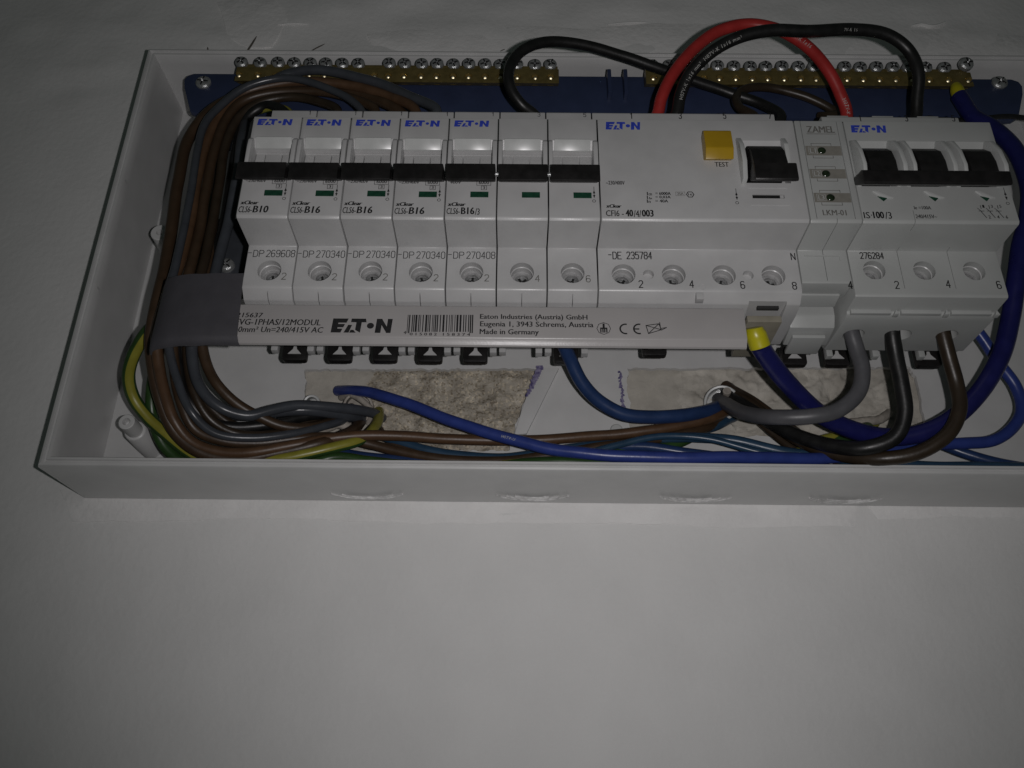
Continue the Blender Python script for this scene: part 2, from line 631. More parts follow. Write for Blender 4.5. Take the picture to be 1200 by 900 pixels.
for pts, w, mk in (([(286, 62), (294, 54), (301, 43)], 0.5, 'crack'), ([(360, 62), (372, 54), (380, 49)], 0.28, 'crack'),
                   ([(243, 62), (243, 54)], 0.4, 'crack'), ([(1068, 30), (1080, 28), (1092, 31), (1110, 25)], 0.8, 'wall'),
                   ([(566, 60), (574, 57)], 0.3, 'crack'), ([(585, 60), (592, 57)], 0.3, 'crack'),
                   ([(325, 29), (345, 28.5), (362, 28)], 0.4, 'wall'), ([(712, 27), (745, 24), (765, 26)], 0.6, 'wall')):
    obj('filler_ridge', wall_chip(pts, w, 1), M[mk], parent=wall)

def poly_px(pts, d):
    return [(at(x, y, d)[0], at(x, y, d)[2]) for x, y in pts]


# the skim of filler along the foot of the box and patches above it
def filler_patch(px_pts, thick, seed):
    P = poly_px(px_pts, WALL_D)
    out = []
    for a, b_ in zip(P, P[1:] + P[:1]):
        L = math.hypot(b_[0] - a[0], b_[1] - a[1])
        k = max(1, int(L / 2.0))
        for j in range(k):
            x, z = a[0] + (b_[0] - a[0]) * j / k, a[1] + (b_[1] - a[1]) * j / k
            out.append((x + .5 * noise.noise((x * .3, z * .3, seed)), z + 1.1 * noise.noise((x * .06, z * .1, seed)) + .3 * noise.noise((x * .5, z * .5, seed))))
    c = (sum(p[0] for p in out) / len(out), sum(p[1] for p in out) / len(out))
    hs = sorted(wall_relief(x, z) for x, z in out)
    base = hs[int(len(hs) * .8)] - 1.2 + WALL_D
    b = B()
    plate(b, out, WALL_D - 4, base + thick)
    return b


for pts, th, sd in (([(70, 572), (200, 575), (420, 578), (640, 579), (900, 581), (1006, 583), (1003, 617), (930, 616), (868, 618), (700, 611), (566, 613), (430, 612), (300, 605), (190, 611), (84, 610)], .12, 2),
                    ([(255, 2), (322, -4), (338, 24), (318, 55), (292, 57), (268, 44)], .10, 8),
                    ([(430, 40), (560, 29), (690, 34), (770, 27), (905, 33), (1010, 38), (1110, 34), (1230, 46), (1240, 72), (900, 70), (600, 66), (440, 64)], .14, 9),
                    ([(1010, 583), (1215, 587), (1215, 606), (1120, 604), (1030, 609)], .10, 5)):
    obj('filler_skim', filler_patch(pts, th, sd), M['filler2'], parent=wall, bevel=0.08)

# ================================================================== enclosure
E0 = (-78.5, 352.0, -90.6, 118.6)
enc = thing('distribution_box', 'open white plastic distribution box screwed to the wall, cover removed', 'electrical box', (136, -33, 14))
RIM = [(-36.4, -0.9), (-20, -0.5), (0.6, 0.0), (1.7, -0.5), (1.9, -1.3), (0.7, -1.7), (0.5, -2.5), (1.5, -2.8), (1.5, -3.6), (0.6, -4.1), (-4, -4.3), (-33.2, -6.2), (-33.2, -7.4), (-36.4, -7.4)]


def rim_corner(cx, cz, sx, sz):
    return [(cx + sx * o, d, cz + sz * o) for d, o in RIM]


X0, X1, Z0, Z1 = E0
corners = {'bl': rim_corner(X0, Z0, -1, -1), 'br': rim_corner(X1, Z0, 1, -1), 'tl': rim_corner(X0, Z1, -1, 1), 'tr': rim_corner(X1, Z1, 1, 1)}
for a, b_ in (('bl', 'br'), ('bl', 'tl'), ('tl', 'tr'), ('br', 'tr')):
    bm = B()
    A = [bm.verts.new(p) for p in corners[a]]
    Bq = [bm.verts.new(p) for p in corners[b_]]
    n = len(A)
    for i in range(n):
        bm.faces.new((A[i], A[(i + 1) % n], Bq[(i + 1) % n], Bq[i]))
    bm.faces.new(A)
    bm.faces.new(Bq[::-1])
    obj('side_wall', bm, M['box'], enc, smooth=40)

bm = B()
box(bm, X0 + 7.4, X1 - 7.4, -35.2, -33.2, Z0 + 7.4, Z1 - 7.4)
back = obj('back_panel', bm, M['box'], enc)


def jag(pts, d, step=1.3, amp=1.5, seed=0):
    P = poly_px(pts, d)
    out = []
    for i, (a, b_) in enumerate(zip(P, P[1:] + P[:1])):
        L = math.hypot(b_[0] - a[0], b_[1] - a[1])
        k = max(1, int(L / step))
        for j in range(k):
            x, z = a[0] + (b_[0] - a[0]) * j / k, a[1] + (b_[1] - a[1]) * j / k
            if j:
                f = 0.7 * noise.noise((x * .22, z * .22, seed)) + 0.5 * noise.noise((x * .8, z * .8, seed))
                x += amp * f
                z += amp * (0.6 * noise.noise((x * .25, z * .25, seed + 7)) + 0.4 * noise.noise((x * .9, z * .9, seed + 3)))
            out.append((x, z))
    return out


holeL = jag([(357, 433), (636, 432), (622, 458), (611, 480), (606, 494), (597, 528), (357, 528)], -33.2, seed=1)
holeR = jag([(735, 432), (1066, 430), (1076, 452), (1088, 512), (738, 512)], -33.2, seed=2)
cut(back, [plate(B(), holeL, -40, -30), plate(B(), holeR, -40, -30)])

# depth ribs on the left wall
for zz in (42, -12.5):
    bm = B()
    prism(bm, [(0.2, zz - .5), (0.2, zz + .5), (-33, zz + .5), (-33, zz - .5)], -76, -71.6)
    for v in bm.verts:
        if v.co.x > -73:
            v.co.x = -73.7 - (0 if v.co.y < -10 else 0.6)
    obj('wall_rib', bm, M['box'], enc)

# screw posts
for px, py, top, r0 in ((148, 494, -6, 3.1), (187, 272, -7, 3.9), (437, 489, -34, 3)):
    if top < -30:
        continue
    cx, _, cz = at(px, py, top)
    bm = B()
    lathe(bm, (cx, -34, cz), (0, 1, 0), [(0, 4.6), (34 + top - 9, 4.2), (34 + top - 8.6, 3.9), (34 + top - 8.4, r0 + .1), (34 + top - .3, r0), (34 + top, r0 - .3), (34 + top, 1.5), (34 + top - 3, 1.3)], n=28)
    obj('screw_post', bm, M['box'], enc, smooth=40)

# knock-outs scored in the underside of the box
for kx in (38, 102.5, 166, 224):
    bm = B()
    for k, (r, a0, a1) in enumerate(((14.5, 200, 340), (12, 215, 325), (9.5, 225, 312))):
        if kx < 60 and k == 2: continue
        pts = []
        for i in range(22):
            a = math.radians(a0 + (a1 - a0) * i / 21 + random.uniform(-1, 1))
            dd = -21 + 9.5 * math.sin(a) * r / 14.5
            # lies on the sloping underside
            zz = Z0 - 0.5 - (0.4 * (dd + 20) / -16) * -1
            pts.append(Vector((kx + 1.02 * r * math.cos(a), max(-35.0, dd), zz + 0.05 + random.uniform(-.05, .05))))
        tube(bm, pts, 0.55, n=6, taper=lambda t, s=kx + k: 0.5 + 0.8 * abs(noise.noise((t * 5, s, 0))))
    obj('knockout', bm, M['knock'], enc)

# torn strip of the back panel and pen marks
bm = B()
plate(bm, poly_px([(629, 431), (655, 431), (617, 508), (603, 509), (612, 478)], -31.5), -34, -31.5)
obj('torn_strip', bm, M['box'], enc, bevel=0.3)
pr = Print()
pr.begin('marker_line')
for i in range(22):
    t = i / 21
    x = 633 + (618 - 633) * t + random.uniform(-1.2, 1.2)
    y = 431 + 34 * t
    a = at(x, y, -31.35)
    pr.face([(a[0] - 1.5 * (1 - .6 * t), a[2]), (a[0] + 1.5 * (1 - .6 * t), a[2] + random.uniform(-.4, .4)), (a[0] + 1.2 * (1 - .6 * t) + .3, a[2] + 1.2), (a[0] - 1.4 * (1 - .6 * t), a[2] + 1.0)], -31.35 + i * 0.002)
pr.begin('marker_line')
for i in range(26):
    t = i / 25
    x = 726.5 + 4.5 * t + random.uniform(-1.2, 1.0)
    y = 437 + 45 * t
    a = at(x, y, -33.1)
    w = random.uniform(.3, 1.0)
    pr.face([(a[0] - w, a[2]), (a[0] + w, a[2]), (a[0] + w * .7, a[2] + 1.0), (a[0] - w * .7, a[2] + 1.0)], -33.12 + i * 0.002)
pr.build(enc, [M['ink']])


# ------------------------------------------------------------------ broken plaster showing through the openings
def plaster(x0, x1, z0, z1, seed, rough_at):
    b = B()
    n, m_ = int((x1 - x0) / 0.8), int((z1 - z0) / 0.8)
    G = []
    for i in range(n + 1):
        row = []
        for j in range(m_ + 1):
            x, z = x0 + (x1 - x0) * i / n, z0 + (z1 - z0) * j / m_
            k = rough_at(x, z)
            h = 1.2 * noise.noise((x * .06, z * .06, seed))
            f = noise.fractal((x * .22, z * .22, seed + 3), 0.9, 2.1, 6)
            h += k * (1.3 * f)
            if seed == 8:
                h += k * 1.5 * (noise.voronoi((x * .11, z * .11, 3))[0][0] - .35)
            h += k * 1.1 * max(0, noise.noise((x * .13 + 9, z * .13, seed)))
            row.append(b.verts.new((x, -37.2 + h * 1.1, z)))
        G.append(row)
    for i in range(n):
        for j in range(m_):
            f = b.faces.new((G[i][j], G[i][j + 1], G[i + 1][j + 1], G[i + 1][j]))
            cx = x0 + (x1 - x0) * (i + .5) / n
            cz = z0 + (z1 - z0) * (j + .5) / m_
            f.material_index = 1 if rough_at(cx, cz) < 0.45 else 0
    return b


def rough_left(x, z):
    t = (x - 27 + 5 * noise.noise((x * .1, z * .1, 3))) / 12
    return max(0.12, min(1, t))


def rough_right(x, z):
    n1 = noise.noise((x * .07, z * .07, 11)) + .35 * noise.noise((x * .2, z * .2, 5))
    base = max(0.05, min(1, (x - 163 + 6 * n1) / 9))
    return base * (1.0 if n1 > -0.18 else 0.3)


obj('bare_plaster', plaster(-6, 122, -80, -22, 4, rough_left), [M['rough'], M['smooth']], parent=wall, smooth=60)
obj('bare_plaster', plaster(130, 280, -80, -22, 8, rough_right), [M['filler'], M['smooth']], parent=wall, smooth=60)

# ================================================================== DIN rail
rail = thing('mounting_rail', 'steel mounting rail running behind the row of breakers', 'rail', (130, -7, 0))
bm = B()
prism(bm, [(-7.5, -13), (-7.5, 13), (-1, 13), (-1, 17.5), (-.1, 17.5), (-.1, 11.9), (-6.5, 11.9), (-6.5, -11.9), (-.1, -11.9), (-.1, -17.5), (-1, -17.5), (-1, -13)], -30, 284)
obj('rail_profile', bm, M['steel'], rail, bevel=0.2)
bm = B()
plate(bm, [(-38, -16), (-12, -16), (-12, 20), (-29, 20), (-38, 8)], -0.05, 3)
obj('end_plate', bm, M['slate'], rail, bevel=0.5)


def cross_head(c, r, axis=(0, 1, 0), h=1.6, slotw=0.5):
    b = B()
    lathe(b, c, axis, [(-1, r * .98), (h * .45, r), (h * .8, r * .85), (h, r * .55), (h * .98, r * .42), (h * .45, r * .22)], n=22)
    ax = Vector(axis).normalized()
    u, v = frame_of(ax)
    a = random.uniform(0, math.pi)
    b.faces.ensure_lookup_table()
    for k in range(4):
        b.faces.ensure_lookup_table()
        e = u * math.cos(a + k * math.pi / 2) + v * math.sin(a + k * math.pi / 2)
        g = ax.cross(e)
        p0, p1 = Vector(c) + ax * (h * .97) + e * r * .16, Vector(c) + ax * (h * .93) + e * r * .72
        q = [b.verts.new(p0 + g * slotw * .5), b.verts.new(p1 + g * slotw * .5), b.verts.new(p1 - g * slotw * .5), b.verts.new(p0 - g * slotw * .5)]
        q2 = [b.verts.new(w.co + ax * .35) for w in q]
        for i in range(4):
            b.faces.new((q[i], q[(i + 1) % 4], q2[(i + 1) % 4], q2[i]))
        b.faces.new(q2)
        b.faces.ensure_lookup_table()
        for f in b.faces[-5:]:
            f.material_index = 1  # raised bars coloured near-black, painting in the shade of a cross recess
    return b


cx, _, cz = at(266, 312, 3)
obj('rail_screw', cross_head((cx, 3, cz), 3.3, h=2.2), [M['steel'], M['slot']], rail)
for zz in (14, -14):
    pass
for x in (-24, 110, 240):
    obj('rail_support', box(B(), x, x + 12, -33.3, -7.6, -10, 10), M['box'], rail, bevel=0.5)

# ================================================================== blue bracket and brass bars
bd = 3.0
brk = thing('terminal_bracket', 'dark blue plastic bracket with rounded ends holding both brass bars', 'bracket', (136, bd, 95))
tl, bl_ = at(215, 92, bd), at(224, 131, bd)
tr_, br_ = at(1202, 112, bd), at(1188, 150, bd)
topz, botz = at(237, 86, bd)[2], at(400, 134, bd)[2]
xl, xr = at(214, 100, bd)[0], at(1203, 115, bd)[0]
poly = [(xl, topz - 4), (xl + 1, topz - 1.5), (xl + 4, topz), (xr - 4, topz + .3), (xr - 1, topz - 1.2), (xr, topz - 4), (xr - 1, topz - 9), (xr - 6, botz + 2), (xr - 9, botz), (xl + 9, botz), (xl + 6, botz + 1.2), (xl + 1, topz - 9)]
bm = plate(B(), poly, bd - 3, bd)
obj('bracket_bar', bm, M['bracket'], brk, bevel=0.6)
for px in (714, 733):
    x, _, z = at(px, 98, bd + 3)
    bm = B()
    box(bm, x - .9, x + .9, bd - .5, bd + 5, z - 7, z + 7)
    obj('divider_rib', bm, M['bracket'], brk, bevel=0.4)
for x in (xl + 12, xr - 12):
    obj('bracket_foot', box(B(), x - 5, x + 5, -33.3, bd - 2.9, topz - 14, topz - 4), M['bracket'], brk)
for px, py in ((238, 96), (1172, 96)):
    x, _, z = at(px, py, bd + 1)
    obj('fixing_screw', cross_head((x, bd, z), 3.5, h=2.0), [M['steel'], M['slot']], brk)


def brass_bar(px0, px1, label, skip, tops, raised=None):
    x0, x1 = at(px0, 92, 9)[0], at(px1, 92, 9)[0]
    zt, zb = at(600, 81, 9)[2], at(600, 97.5, 9)[2]
    t = thing('terminal_bar', label, 'terminal bar', ((x0 + x1) / 2, 3, zb))
    bm = B()
    plate(bm, [(x0, zb), (x1, zb), (x1, zt), (x0, zt)], bd + .1, 9.2)
    for v in bm.verts:
        if v.co.y < 5 and v.co.z < zb + .1:
            v.co.z += 4.2
    bar = obj('brass_bar', bm, M['brass'], t, bevel=0.25)
    xs = [at(p, 72, 8)[0] for p in tops]
    zc = (zt + zb) / 2 - .3
    cut(bar, [lathe(B(), (x, 4.5, zc), (0, 1, 0), [(0, 1.75), (8, 1.75)], n=14) for x in xs])
    # clamp screws: heads above the bar, tilted towards the room
    base = None
    for i, x in enumerate(xs):
        if tops[i] in skip:
            continue
        ax = Vector((random.uniform(-.09, .09), 0.9, -0.12 + random.uniform(-.12, .08)))
        c = (x, 8.2 + (2.0 if raised == tops[i] else 0), zt + 3.3 + random.uniform(-.25, .25) + (0.6 if raised == tops[i] else 0))
        s = obj('clamp_screw', cross_head(c, 2.85 if raised != tops[i] else 3.2, ax, h=1.8, slotw=.6), [M['steel'], M['slot']], t)
        # the shank into the bar
    first = None
    for i, x in enumerate(xs):
        bm = B()
        e = random.uniform(-.12, .12)
        pos = Vector((x + e, 8.0, zc - .2))
        ax = (Vector((CAM.x + 8, -CAM.y, CAM.z + 4)) - pos).normalized() + Vector((random.uniform(-.05, .05), 0, random.uniform(-.05, .05)))
        lathe(bm, pos, ax, [(-2.5, 1.15), (-.1, 1.15), (.04, .95), (.14, .6), (.2, .02)], n=16)
        obj('screw_tip', bm, M['tip'], t, smooth=70)
    bm = B()
    box(bm, x0 + .4, x1 - .4, bd + .2, 7.6, zt + .02, zt + 3.4)
    obj('bar_shoulder', bm, M['brass'], t, bevel=0.2)
    return t


brass_bar(275, 655, 'left brass terminal bar above the breakers with a row of silver screws', {441},
          [284, 306, 327, 346, 365, 383, 402, 421, 441, 457, 475, 495, 513, 532, 550, 569, 587, 606, 627, 645])
brass_bar(757, 1139, 'right brass terminal bar under the red and black loops', {969},
          [764, 784, 803, 822, 840, 859, 878, 896, 915, 934, 952, 969, 988, 1006, 1025, 1044, 1062, 1082, 1104, 1127], raised=1127)

# ================================================================== modular devices
PITCH = 17.7
FRONT, SHO = 60.0, 43.4
PROF = [(2, -37.8), (13, -43.6), (33, -43.6), (39.5, -42.6), (43.1, -39.7), (43.4, -38.9), (43.4, -22.3), (59.3, -22.3), (60, -21.4), (60, 22.5), (44, 22.9), (43.4, 24), (43.3, 41.2), (42.7, 41.9), (36, 43.6), (2, 43.6)]
POCKET = [(64, 12.4), (60, 12.4), (57.9, 9.6), (55.2, 9.4), (53.8, 3), (54.5, -6), (57, -6.4), (64, -6.4)]


def hole_cut(x, z, r=4.2, depth=9):
    return lathe(B(), (x, SHO - depth, z), (0, 1, 0), [(0, r * .96), (depth + 3, r)], n=28)


def terminal(t, x, z, r=4.2):
    """screw, washer ring and ribs down a terminal hole"""
    bm = B()
    lathe(bm, (x, SHO - 9, z), (0, 1, 0), [(-.5, r * 1.05), (3.0, r * 1.05), (3.05, r * .80), (3.6, r * .76), (3.6, r * .6), (2.0, r * .58), (2.0, .1)], n=26, cap0=False, cap1=False)
    obj('clamp_collar', bm, M['holesteel'], t)
    s = obj('terminal_screw', cross_head((x, SHO - 7.6, z - .3), r * .62, h=1.5, slotw=.8), [M['steel'], M['slot']], t)
    bm = B()
    lathe(bm, (x, SHO - 3.4, z), (0, 1, 0), [(0, r * .975), (.25, r * .90), (.6, r * .90), (.85, r * .975)], n=26, cap0=False, cap1=False)
    obj('hole_rib', bm, M['dev'], t)


def latch(t, xc, zoff=0):
    bm = B()
    d = -1.5
    w, z0, z1 = 4.75, -44.3 + zoff, -36.5
    plate(bm, [(xc - w + 1, z0), (xc + w - 1, z0), (xc + w - .2, z0 + .4), (xc + w, z0 + 1.2), (xc + w, z1), (xc - w, z1), (xc - w, z0 + 1.2), (xc - w + .2, z0 + .4)], d - 3, d)
    a = obj('rail_latch', bm, M['toggle'], t, bevel=0.25)
    bm = B()
    plate(bm, [(xc - 2.6, z0 + 2.6), (xc + 2.6, z0 + 2.6), (xc + .8, z0 + 4.6), (xc + .5, z0 + 6), (xc - .5, z0 + 6), (xc - .8, z0 + 4.6)], d - .5, d + .35)
    obj('latch_arrow', bm, M['dev'], t)


def arrows(pr, x, z0, z1, d=FRONT + .06):
    h = z1 - z0
    pr.rect(x - .09, x + .09, z0 + h * .30, z1, d)
    pr.face([(x - .45, z0 + h * .58), (x + .45, z0 + h * .58), (x, z0 + h * .78)], d + .01)
    pr.face([(x - .45, z0 + h * .48), (x + .45, z0 + h * .48), (x, z0 + h * .30)], d + .01)
    pr.ring(x - .1, z0 + h * .12, .62, .18, d)


def module_body(t, xo):
    """one 17.5 mm pole: body with toggle pocket, ears, drum and terminal hole"""
    body = obj('body', prism(B(), PROF, xo + .19, xo + PITCH - .19), M['dev'], t, bevel=0.4)
    bm = B()
    box(bm, xo + 14.6, xo + 17.2, -1, 2.5, -42.4, -36)
    box(bm, xo + .5, xo + 3.1, -1, 2.2, -42.0, -36)
    obj('rail_foot', bm, M['dev'], t, bevel=0.25)
    slit = box(B(), xo + 8.75, xo + 9.0, 35, 50, -50, -40.5)
    cut(body, [prism(B(), POCKET, xo + 1.7, xo + PITCH - 1.9), hole_cut(xo + 8.9, -32.7), slit])
    for x0, x1 in ((xo + .2, xo + 1.65), (xo + PITCH - 1.85, xo + PITCH - .2)):
        bm = prism(B(), [(58, 12.2), (60.6, 12.0), (61.6, 10.6), (61.9, 7), (61.6, -3), (60.4, -6.5), (58, -7)], x0, x1)
        obj('toggle_cheek', bm, M['dev'], t, bevel=0.45)
    bm = B()
    for a, b_ in ((1.9, 5.1), (5.35, 11.1), (11.35, 15.6)):
        prism(bm, [(50, 9.0), (55.6, 8.9), (56.3, 4), (56.0, -2), (50, -5)], xo + a, xo + b_)
    obj('drum', bm, M['dev'], t, bevel=0.15)
    bm = B()
    box(bm, xo + .3, xo + 12.4, 28, 35, 43.2, 46.6)
    obj('top_tab', bm, M['dev'], t, bevel=0.3)
    terminal(t, xo + 8.9, -32.7)
    bm = B()
    prism(bm, [(54.5, -1.5), (58, -1.6), (67.4, -4.8), (68.2, -5.4), (68.0, -11.8), (67.3, -12.1), (60.8, -6.8), (57, -5.6), (54.5, -5)], xo + .55, xo + 17.2)
    obj('toggle', bm, M['toggle'], t, bevel=0.35)
    bm = prism(B(), [(57.2, 12.3), (60.5, 12.7), (60.7, 12.3), (58.4, 9.2), (57.6, 9.1)], xo + 2.3, xo + PITCH - 2.6)
    obj('label_window', bm, M['clear'], t, bevel=0.2)
    bm = box(B(), xo + 8.6, xo + 14.8, 59, 60.25, -13.2, -10.9)
    obj('indicator_window', bm, M['green'], t)


def mcb_print(t, xo, code, rated, num, first=True, last=True, digit='2', volt='~230/400V'):
    pr = Print()
    pr.begin()
    D = FRONT + .05
    S = SHO + .05
    if first:
        pr.begin('logo')
        pr.logo(xo + 1.9, xo + 14.2, 18.4, 21.3, D, 1)
        pr.begin()
        pr.text(volt, xo + 1.4, xo + (8.6 if len(volt) > 5 else 5.4), -7.4, -6.2, D, 0, shear=.2)
        pr.outline(xo + 10.6, xo + 15.6, -8.1, -5.6, D, .16)
        pr.text('6000', xo + 11.3, xo + 14.9, -7.5, -6.1, D + .01, 0)
        pr.outline(xo + 12.2, xo + 14.2, -10.0, -8.2, D, .16)
        pr.text('3', xo + 12.8, xo + 13.6, -9.6, -8.5, D + .01, 0)
        pr.begin()
        pr.text('xClear', xo + .9, xo + 7.2, -17.0, -15.4, D, 0, bold=.05, shear=.25)
        pr.text('CLS6-', xo + .7, xo + 5.3, -20.4, -17.8, D, 0, shear=.12)
        if '/' in rated:
            r, s = rated.split('/')
            pr.text(r, xo + 5.6, xo + 10.2, -20.4, -17.5, D, 0, bold=.025)
            pr.text('/' + s, xo + 10.4, xo + 12.0, -20.6, -17.9, D, 0)
        else:
            pr.text(rated, xo + 5.5, xo + 10.9, -20.4, -17.5, D, 0, bold=.025, shear=.1)
        pr.begin()
        pr.stroke('-' + code, xo + .3, xo + 6.0, -27.0, -24.3, S, 0)
        pr.stroke(num, xo + 7.0, xo + 17.0, -27.0, -24.2, S, 0)
    if last:
        pr.begin('switch_symbol')
        arrows(pr, xo + 15.7, -15.2, -8.2)
    pr.begin()
    pr.stroke(digit, xo + 13.6, xo + 15.0, -36.4, -33.8, S, 2, w=.3)
    pr.begin()
    pr.stroke({'2': '1', '4': '3', '6': '5'}[digit], xo + 14.6, xo + 15.5, 39.2, 41.0, S - .05, 0, w=.22)
    return pr.build(t, PR)


def copy_tree(o, parent=None, skip=()):
    c = o.copy()
    COL.objects.link(c)
    c.parent = parent
    for ch in o.children:
        if ch.name.split('.')[0] not in skip:
            copy_tree(ch, c, skip)
    return c


GB = 'miniature circuit breakers clipped side by side on the rail'
cb = thing('circuit_breaker', 'single-pole breaker marked B10 at the left end of the row', 'circuit breaker', (0, 0, 0), GB)
module_body(cb, 0)
latch(cb, 8.9)
LB = ['single-pole breaker marked B16 directly beside the B10 breaker',
      'single-pole B16 breaker between two other B16 single-pole breakers',
      'single-pole B16 breaker touching the three-pole breaker']
for k in (1, 2, 3):
    c = copy_tree(cb)
    c.location = (k * PITCH * MM, (0, -.12, .1, .06)[k] * MM, (0, -.14, .1, -.08)[k] * MM)
    WL[c.name] = Vector((k * PITCH, 0, 0))
    c['label'] = LB[k - 1]
    mcb_print(c, k * PITCH, 'DP', 'B16', '270340')
mcb_print(cb, 0, 'DP', 'B10', '269608')

x5 = 4 * PITCH
tp = thing('three_pole_breaker', 'three-pole breaker marked B16/3 with three linked black toggles', 'circuit breaker', (x5, 0, 0), GB)
for k in range(3):
    module_body(tp, x5 + k * PITCH)
pr5 = [mcb_print(tp, x5, 'DP', 'B16/3', '270408', True, False, '2', '400V'),
       mcb_print(tp, x5 + PITCH, '', '', '', False, False, '4'),
       mcb_print(tp, x5 + 2 * PITCH, '', '', '', False, True, '6')]
latch(tp, x5 + 8.9)
latch(tp, x5 + 2 * PITCH + 8.9)
for k in (1, 2):
    bm = lathe(B(), (x5 + k * PITCH - 1.2, 66.6, -8.6), (1, 0, 0), [(0, .75), (2.4, .75)], n=12)
    obj('link_pin', bm, M['steel'], tp)

# ------------------------------------------------------------------ residual current device
xr0 = 7 * PITCH
rc = thing('residual_current_breaker', 'four-pole residual current breaker with yellow test button', 'residual current breaker', (xr0, 0, 0))
body = obj('body', prism(B(), PROF, xr0 + .2, xr0 + 4 * PITCH - .2), M['dev'], rc, bevel=0.4)
zH = -33.0
hx = [132.9, 150.4, 167.9, 185.2]
cuts = [hole_cut(x, zH) for x in hx]
cuts += [lathe(B(), (x, SHO - 2.5, zH), (0, 1, 0), [(0, 1.9), (4, 1.9)], n=18) for x in (141.6, 176.4)]
cuts += [prism(B(), [(64, 13), (60, 13), (56.5, 8), (54.5, 2), (54.5, -6), (64, -6)], 174.6, 190.2),
         box(B(), 176.2, 187.2, 59.5, 62, -12.6, -10.9),
         box(B(), 176.4, 189.6, 20, 45, -46, -41.8)]
cut(body, cuts)
bm = B()
box(bm, 176.3, 187.1, 59.3, 59.6, -12.55, -10.95)
box(bm, 185.7, 186.9, 59.65, 59.9, -12.3, -11.2, 1)
obj('flag_slot', bm, [M['slot'], M['dev']], rc)
bm = B()
box(bm, 175.2, 188.6, 59.9, 60.25, -8.2, -7.9)
box(bm, 175.2, 188.6, 59.9, 60.2, -15.5, -15.2)
obj('slot_border', bm, M['dev'], rc)
for x in hx:
    terminal(rc, x, zH)
bt = [at(824, 151, 64), at(861, 185, 64)]
bm = prism(B(), [(58, 14.6), (63.2, 14.6), (64, 13.8), (64.8, 5.6), (63.0, 1.9), (60.2, 3.8), (58, 4.5)], bt[0][0], bt[1][0])
obj('test_button', bm, M['yellow'], rc, bevel=0.4)
bm = B()
prism(bm, [(59.9, 13.6), (61.2, 13.2), (64, 8), (64.8, 0), (63, -6.4), (59.9, -6.8)], 172.9, 174.6)
prism(bm, [(59.9, 13.6), (61.2, 13.2), (63.2, 9), (63.2, 4), (62, -2), (59.9, -3)], 188.7, 190.4)
obj('toggle_cheek', bm, M['clear'], rc, bevel=0.4)
bm = B()
prism(bm, [(55, 8.3), (60.5, 8.8), (63.5, 7.5), (66.5, 3), (67.8, -3), (67.8, -9.5), (62, -5.5), (55, -5.0)], 175.6, 187.4)
prism(bm, [(62.2, -4.0), (67.9, -3.9), (69, -4.6), (69, -11.2), (68.2, -11.8), (62.2, -7.0)], 175.2, 189.8)
obj('toggle', bm, M['toggle'], rc, bevel=0.5)
bm = B()
box(bm, xr0 + 24, xr0 + 39, 30, 37, 43.2, 47)
box(bm, xr0 + 1, xr0 + 17, 26, 34, 43.2, 47)
obj('top_tab', bm, M['dev'], rc, bevel=0.3)
bm = B()
lathe(bm, (160.0, SHO - .5, -37.9), (0, 1, 0), [(0, 1.3), (.6, 1.3), (.6, .95), (.2, .9)], n=18)
box(bm, 157.6, 160.2, SHO - 2.8, SHO + .1, -43.0, -40.2)
obj('seal_lug', bm, M['dev'], rc, bevel=0.2)
bm = B()
box(bm, 177, 189.2, 8, 34, -46.3, -43.7)
obj('terminal_shroud', bm, M['clamp'], rc, bevel=0.4)
bm = B()
box(bm, 180, 187.6, 36, 37.5, -42.9, -41.6)
obj('clamp_jaw', bm, M['dark'], rc, bevel=0.2)
latch(rc, xr0 + 26, 3.6)
pr = Print()
pr.begin()
D = FRONT + .05


def PX(pr, s, x0, x1, y0, y1, d=FRONT, mi=0, **k):
    a, b_ = at((x0 + x1) / 2, y0, d), at((x0 + x1) / 2, y1, d)
    ym = (y0 + y1) / 2
    if x1 - x0 > 6:
        pr.begin()
    if k.pop('code', 0):
        pr.stroke(s, at(x0, ym, d)[0], at(x1, ym, d)[0], b_[2], a[2], d + .05, mi, w=.36)
    else:
        pr.text(s, at(x0, ym, d)[0], at(x1, ym, d)[0], b_[2], a[2], d + .05, mi, **k)


def PL(pr, x0, x1, y0, y1, d, mi):
    a, b_ = at((x0 + x1) / 2, y0, d), at((x0 + x1) / 2, y1, d)
    ym = (y0 + y1) / 2
    pr.begin('logo')
    pr.logo(at(x0, ym, d)[0], at(x1, ym, d)[0], b_[2], a[2], d + .05, mi)
    pr.begin()


PL(pr, 710, 750, 143, 152, FRONT, 1)
PX(pr, '~230/400V', 710, 732, 212, 216.5)
for i, (a, b_, c) in enumerate((('I', 'cn', '= 6000A'), ('I', '\u0394n', '= 0,03A'), ('I', 'n', '= 40A'))):
    y = 225 + i * 4.4
    PX(pr, a, 758, 759.2, y, y + 3.9)
    PX(pr, b_, 760, 764 if i < 2 else 762.5, y + 1.6, y + 4.2)
    PX(pr, c, 768, 786 if i < 2 else 783, y, y + 3.6, bold=.01)
PX(pr, '25A', 793.5, 801, 225.6, 228.6, mi=2)
a, b_ = at(791.5, 224.8, FRONT), at(803, 229.6, FRONT)
pr.outline(a[0], b_[0], b_[2], a[2], D, .12, 2)
a = at(808.8, 228, FRONT)
pr.ring(a[0], a[2], 1.45, .35, D, 0, n=6)
pr.text('16', a[0] - .7, a[0] + .7, a[2] - .45, a[2] + .45, D + .01, 0)
PX(pr, 'xClear', 710, 728.5, 239.5, 243.5, bold=.05, shear=.25)
PX(pr, 'CFI6 -', 710, 731, 246.5, 253.5)
PX(pr, '40', 733, 742, 245.8, 253.8, bold=.025)
PX(pr, '/4/', 742.6, 751.5, 246.5, 254.5)
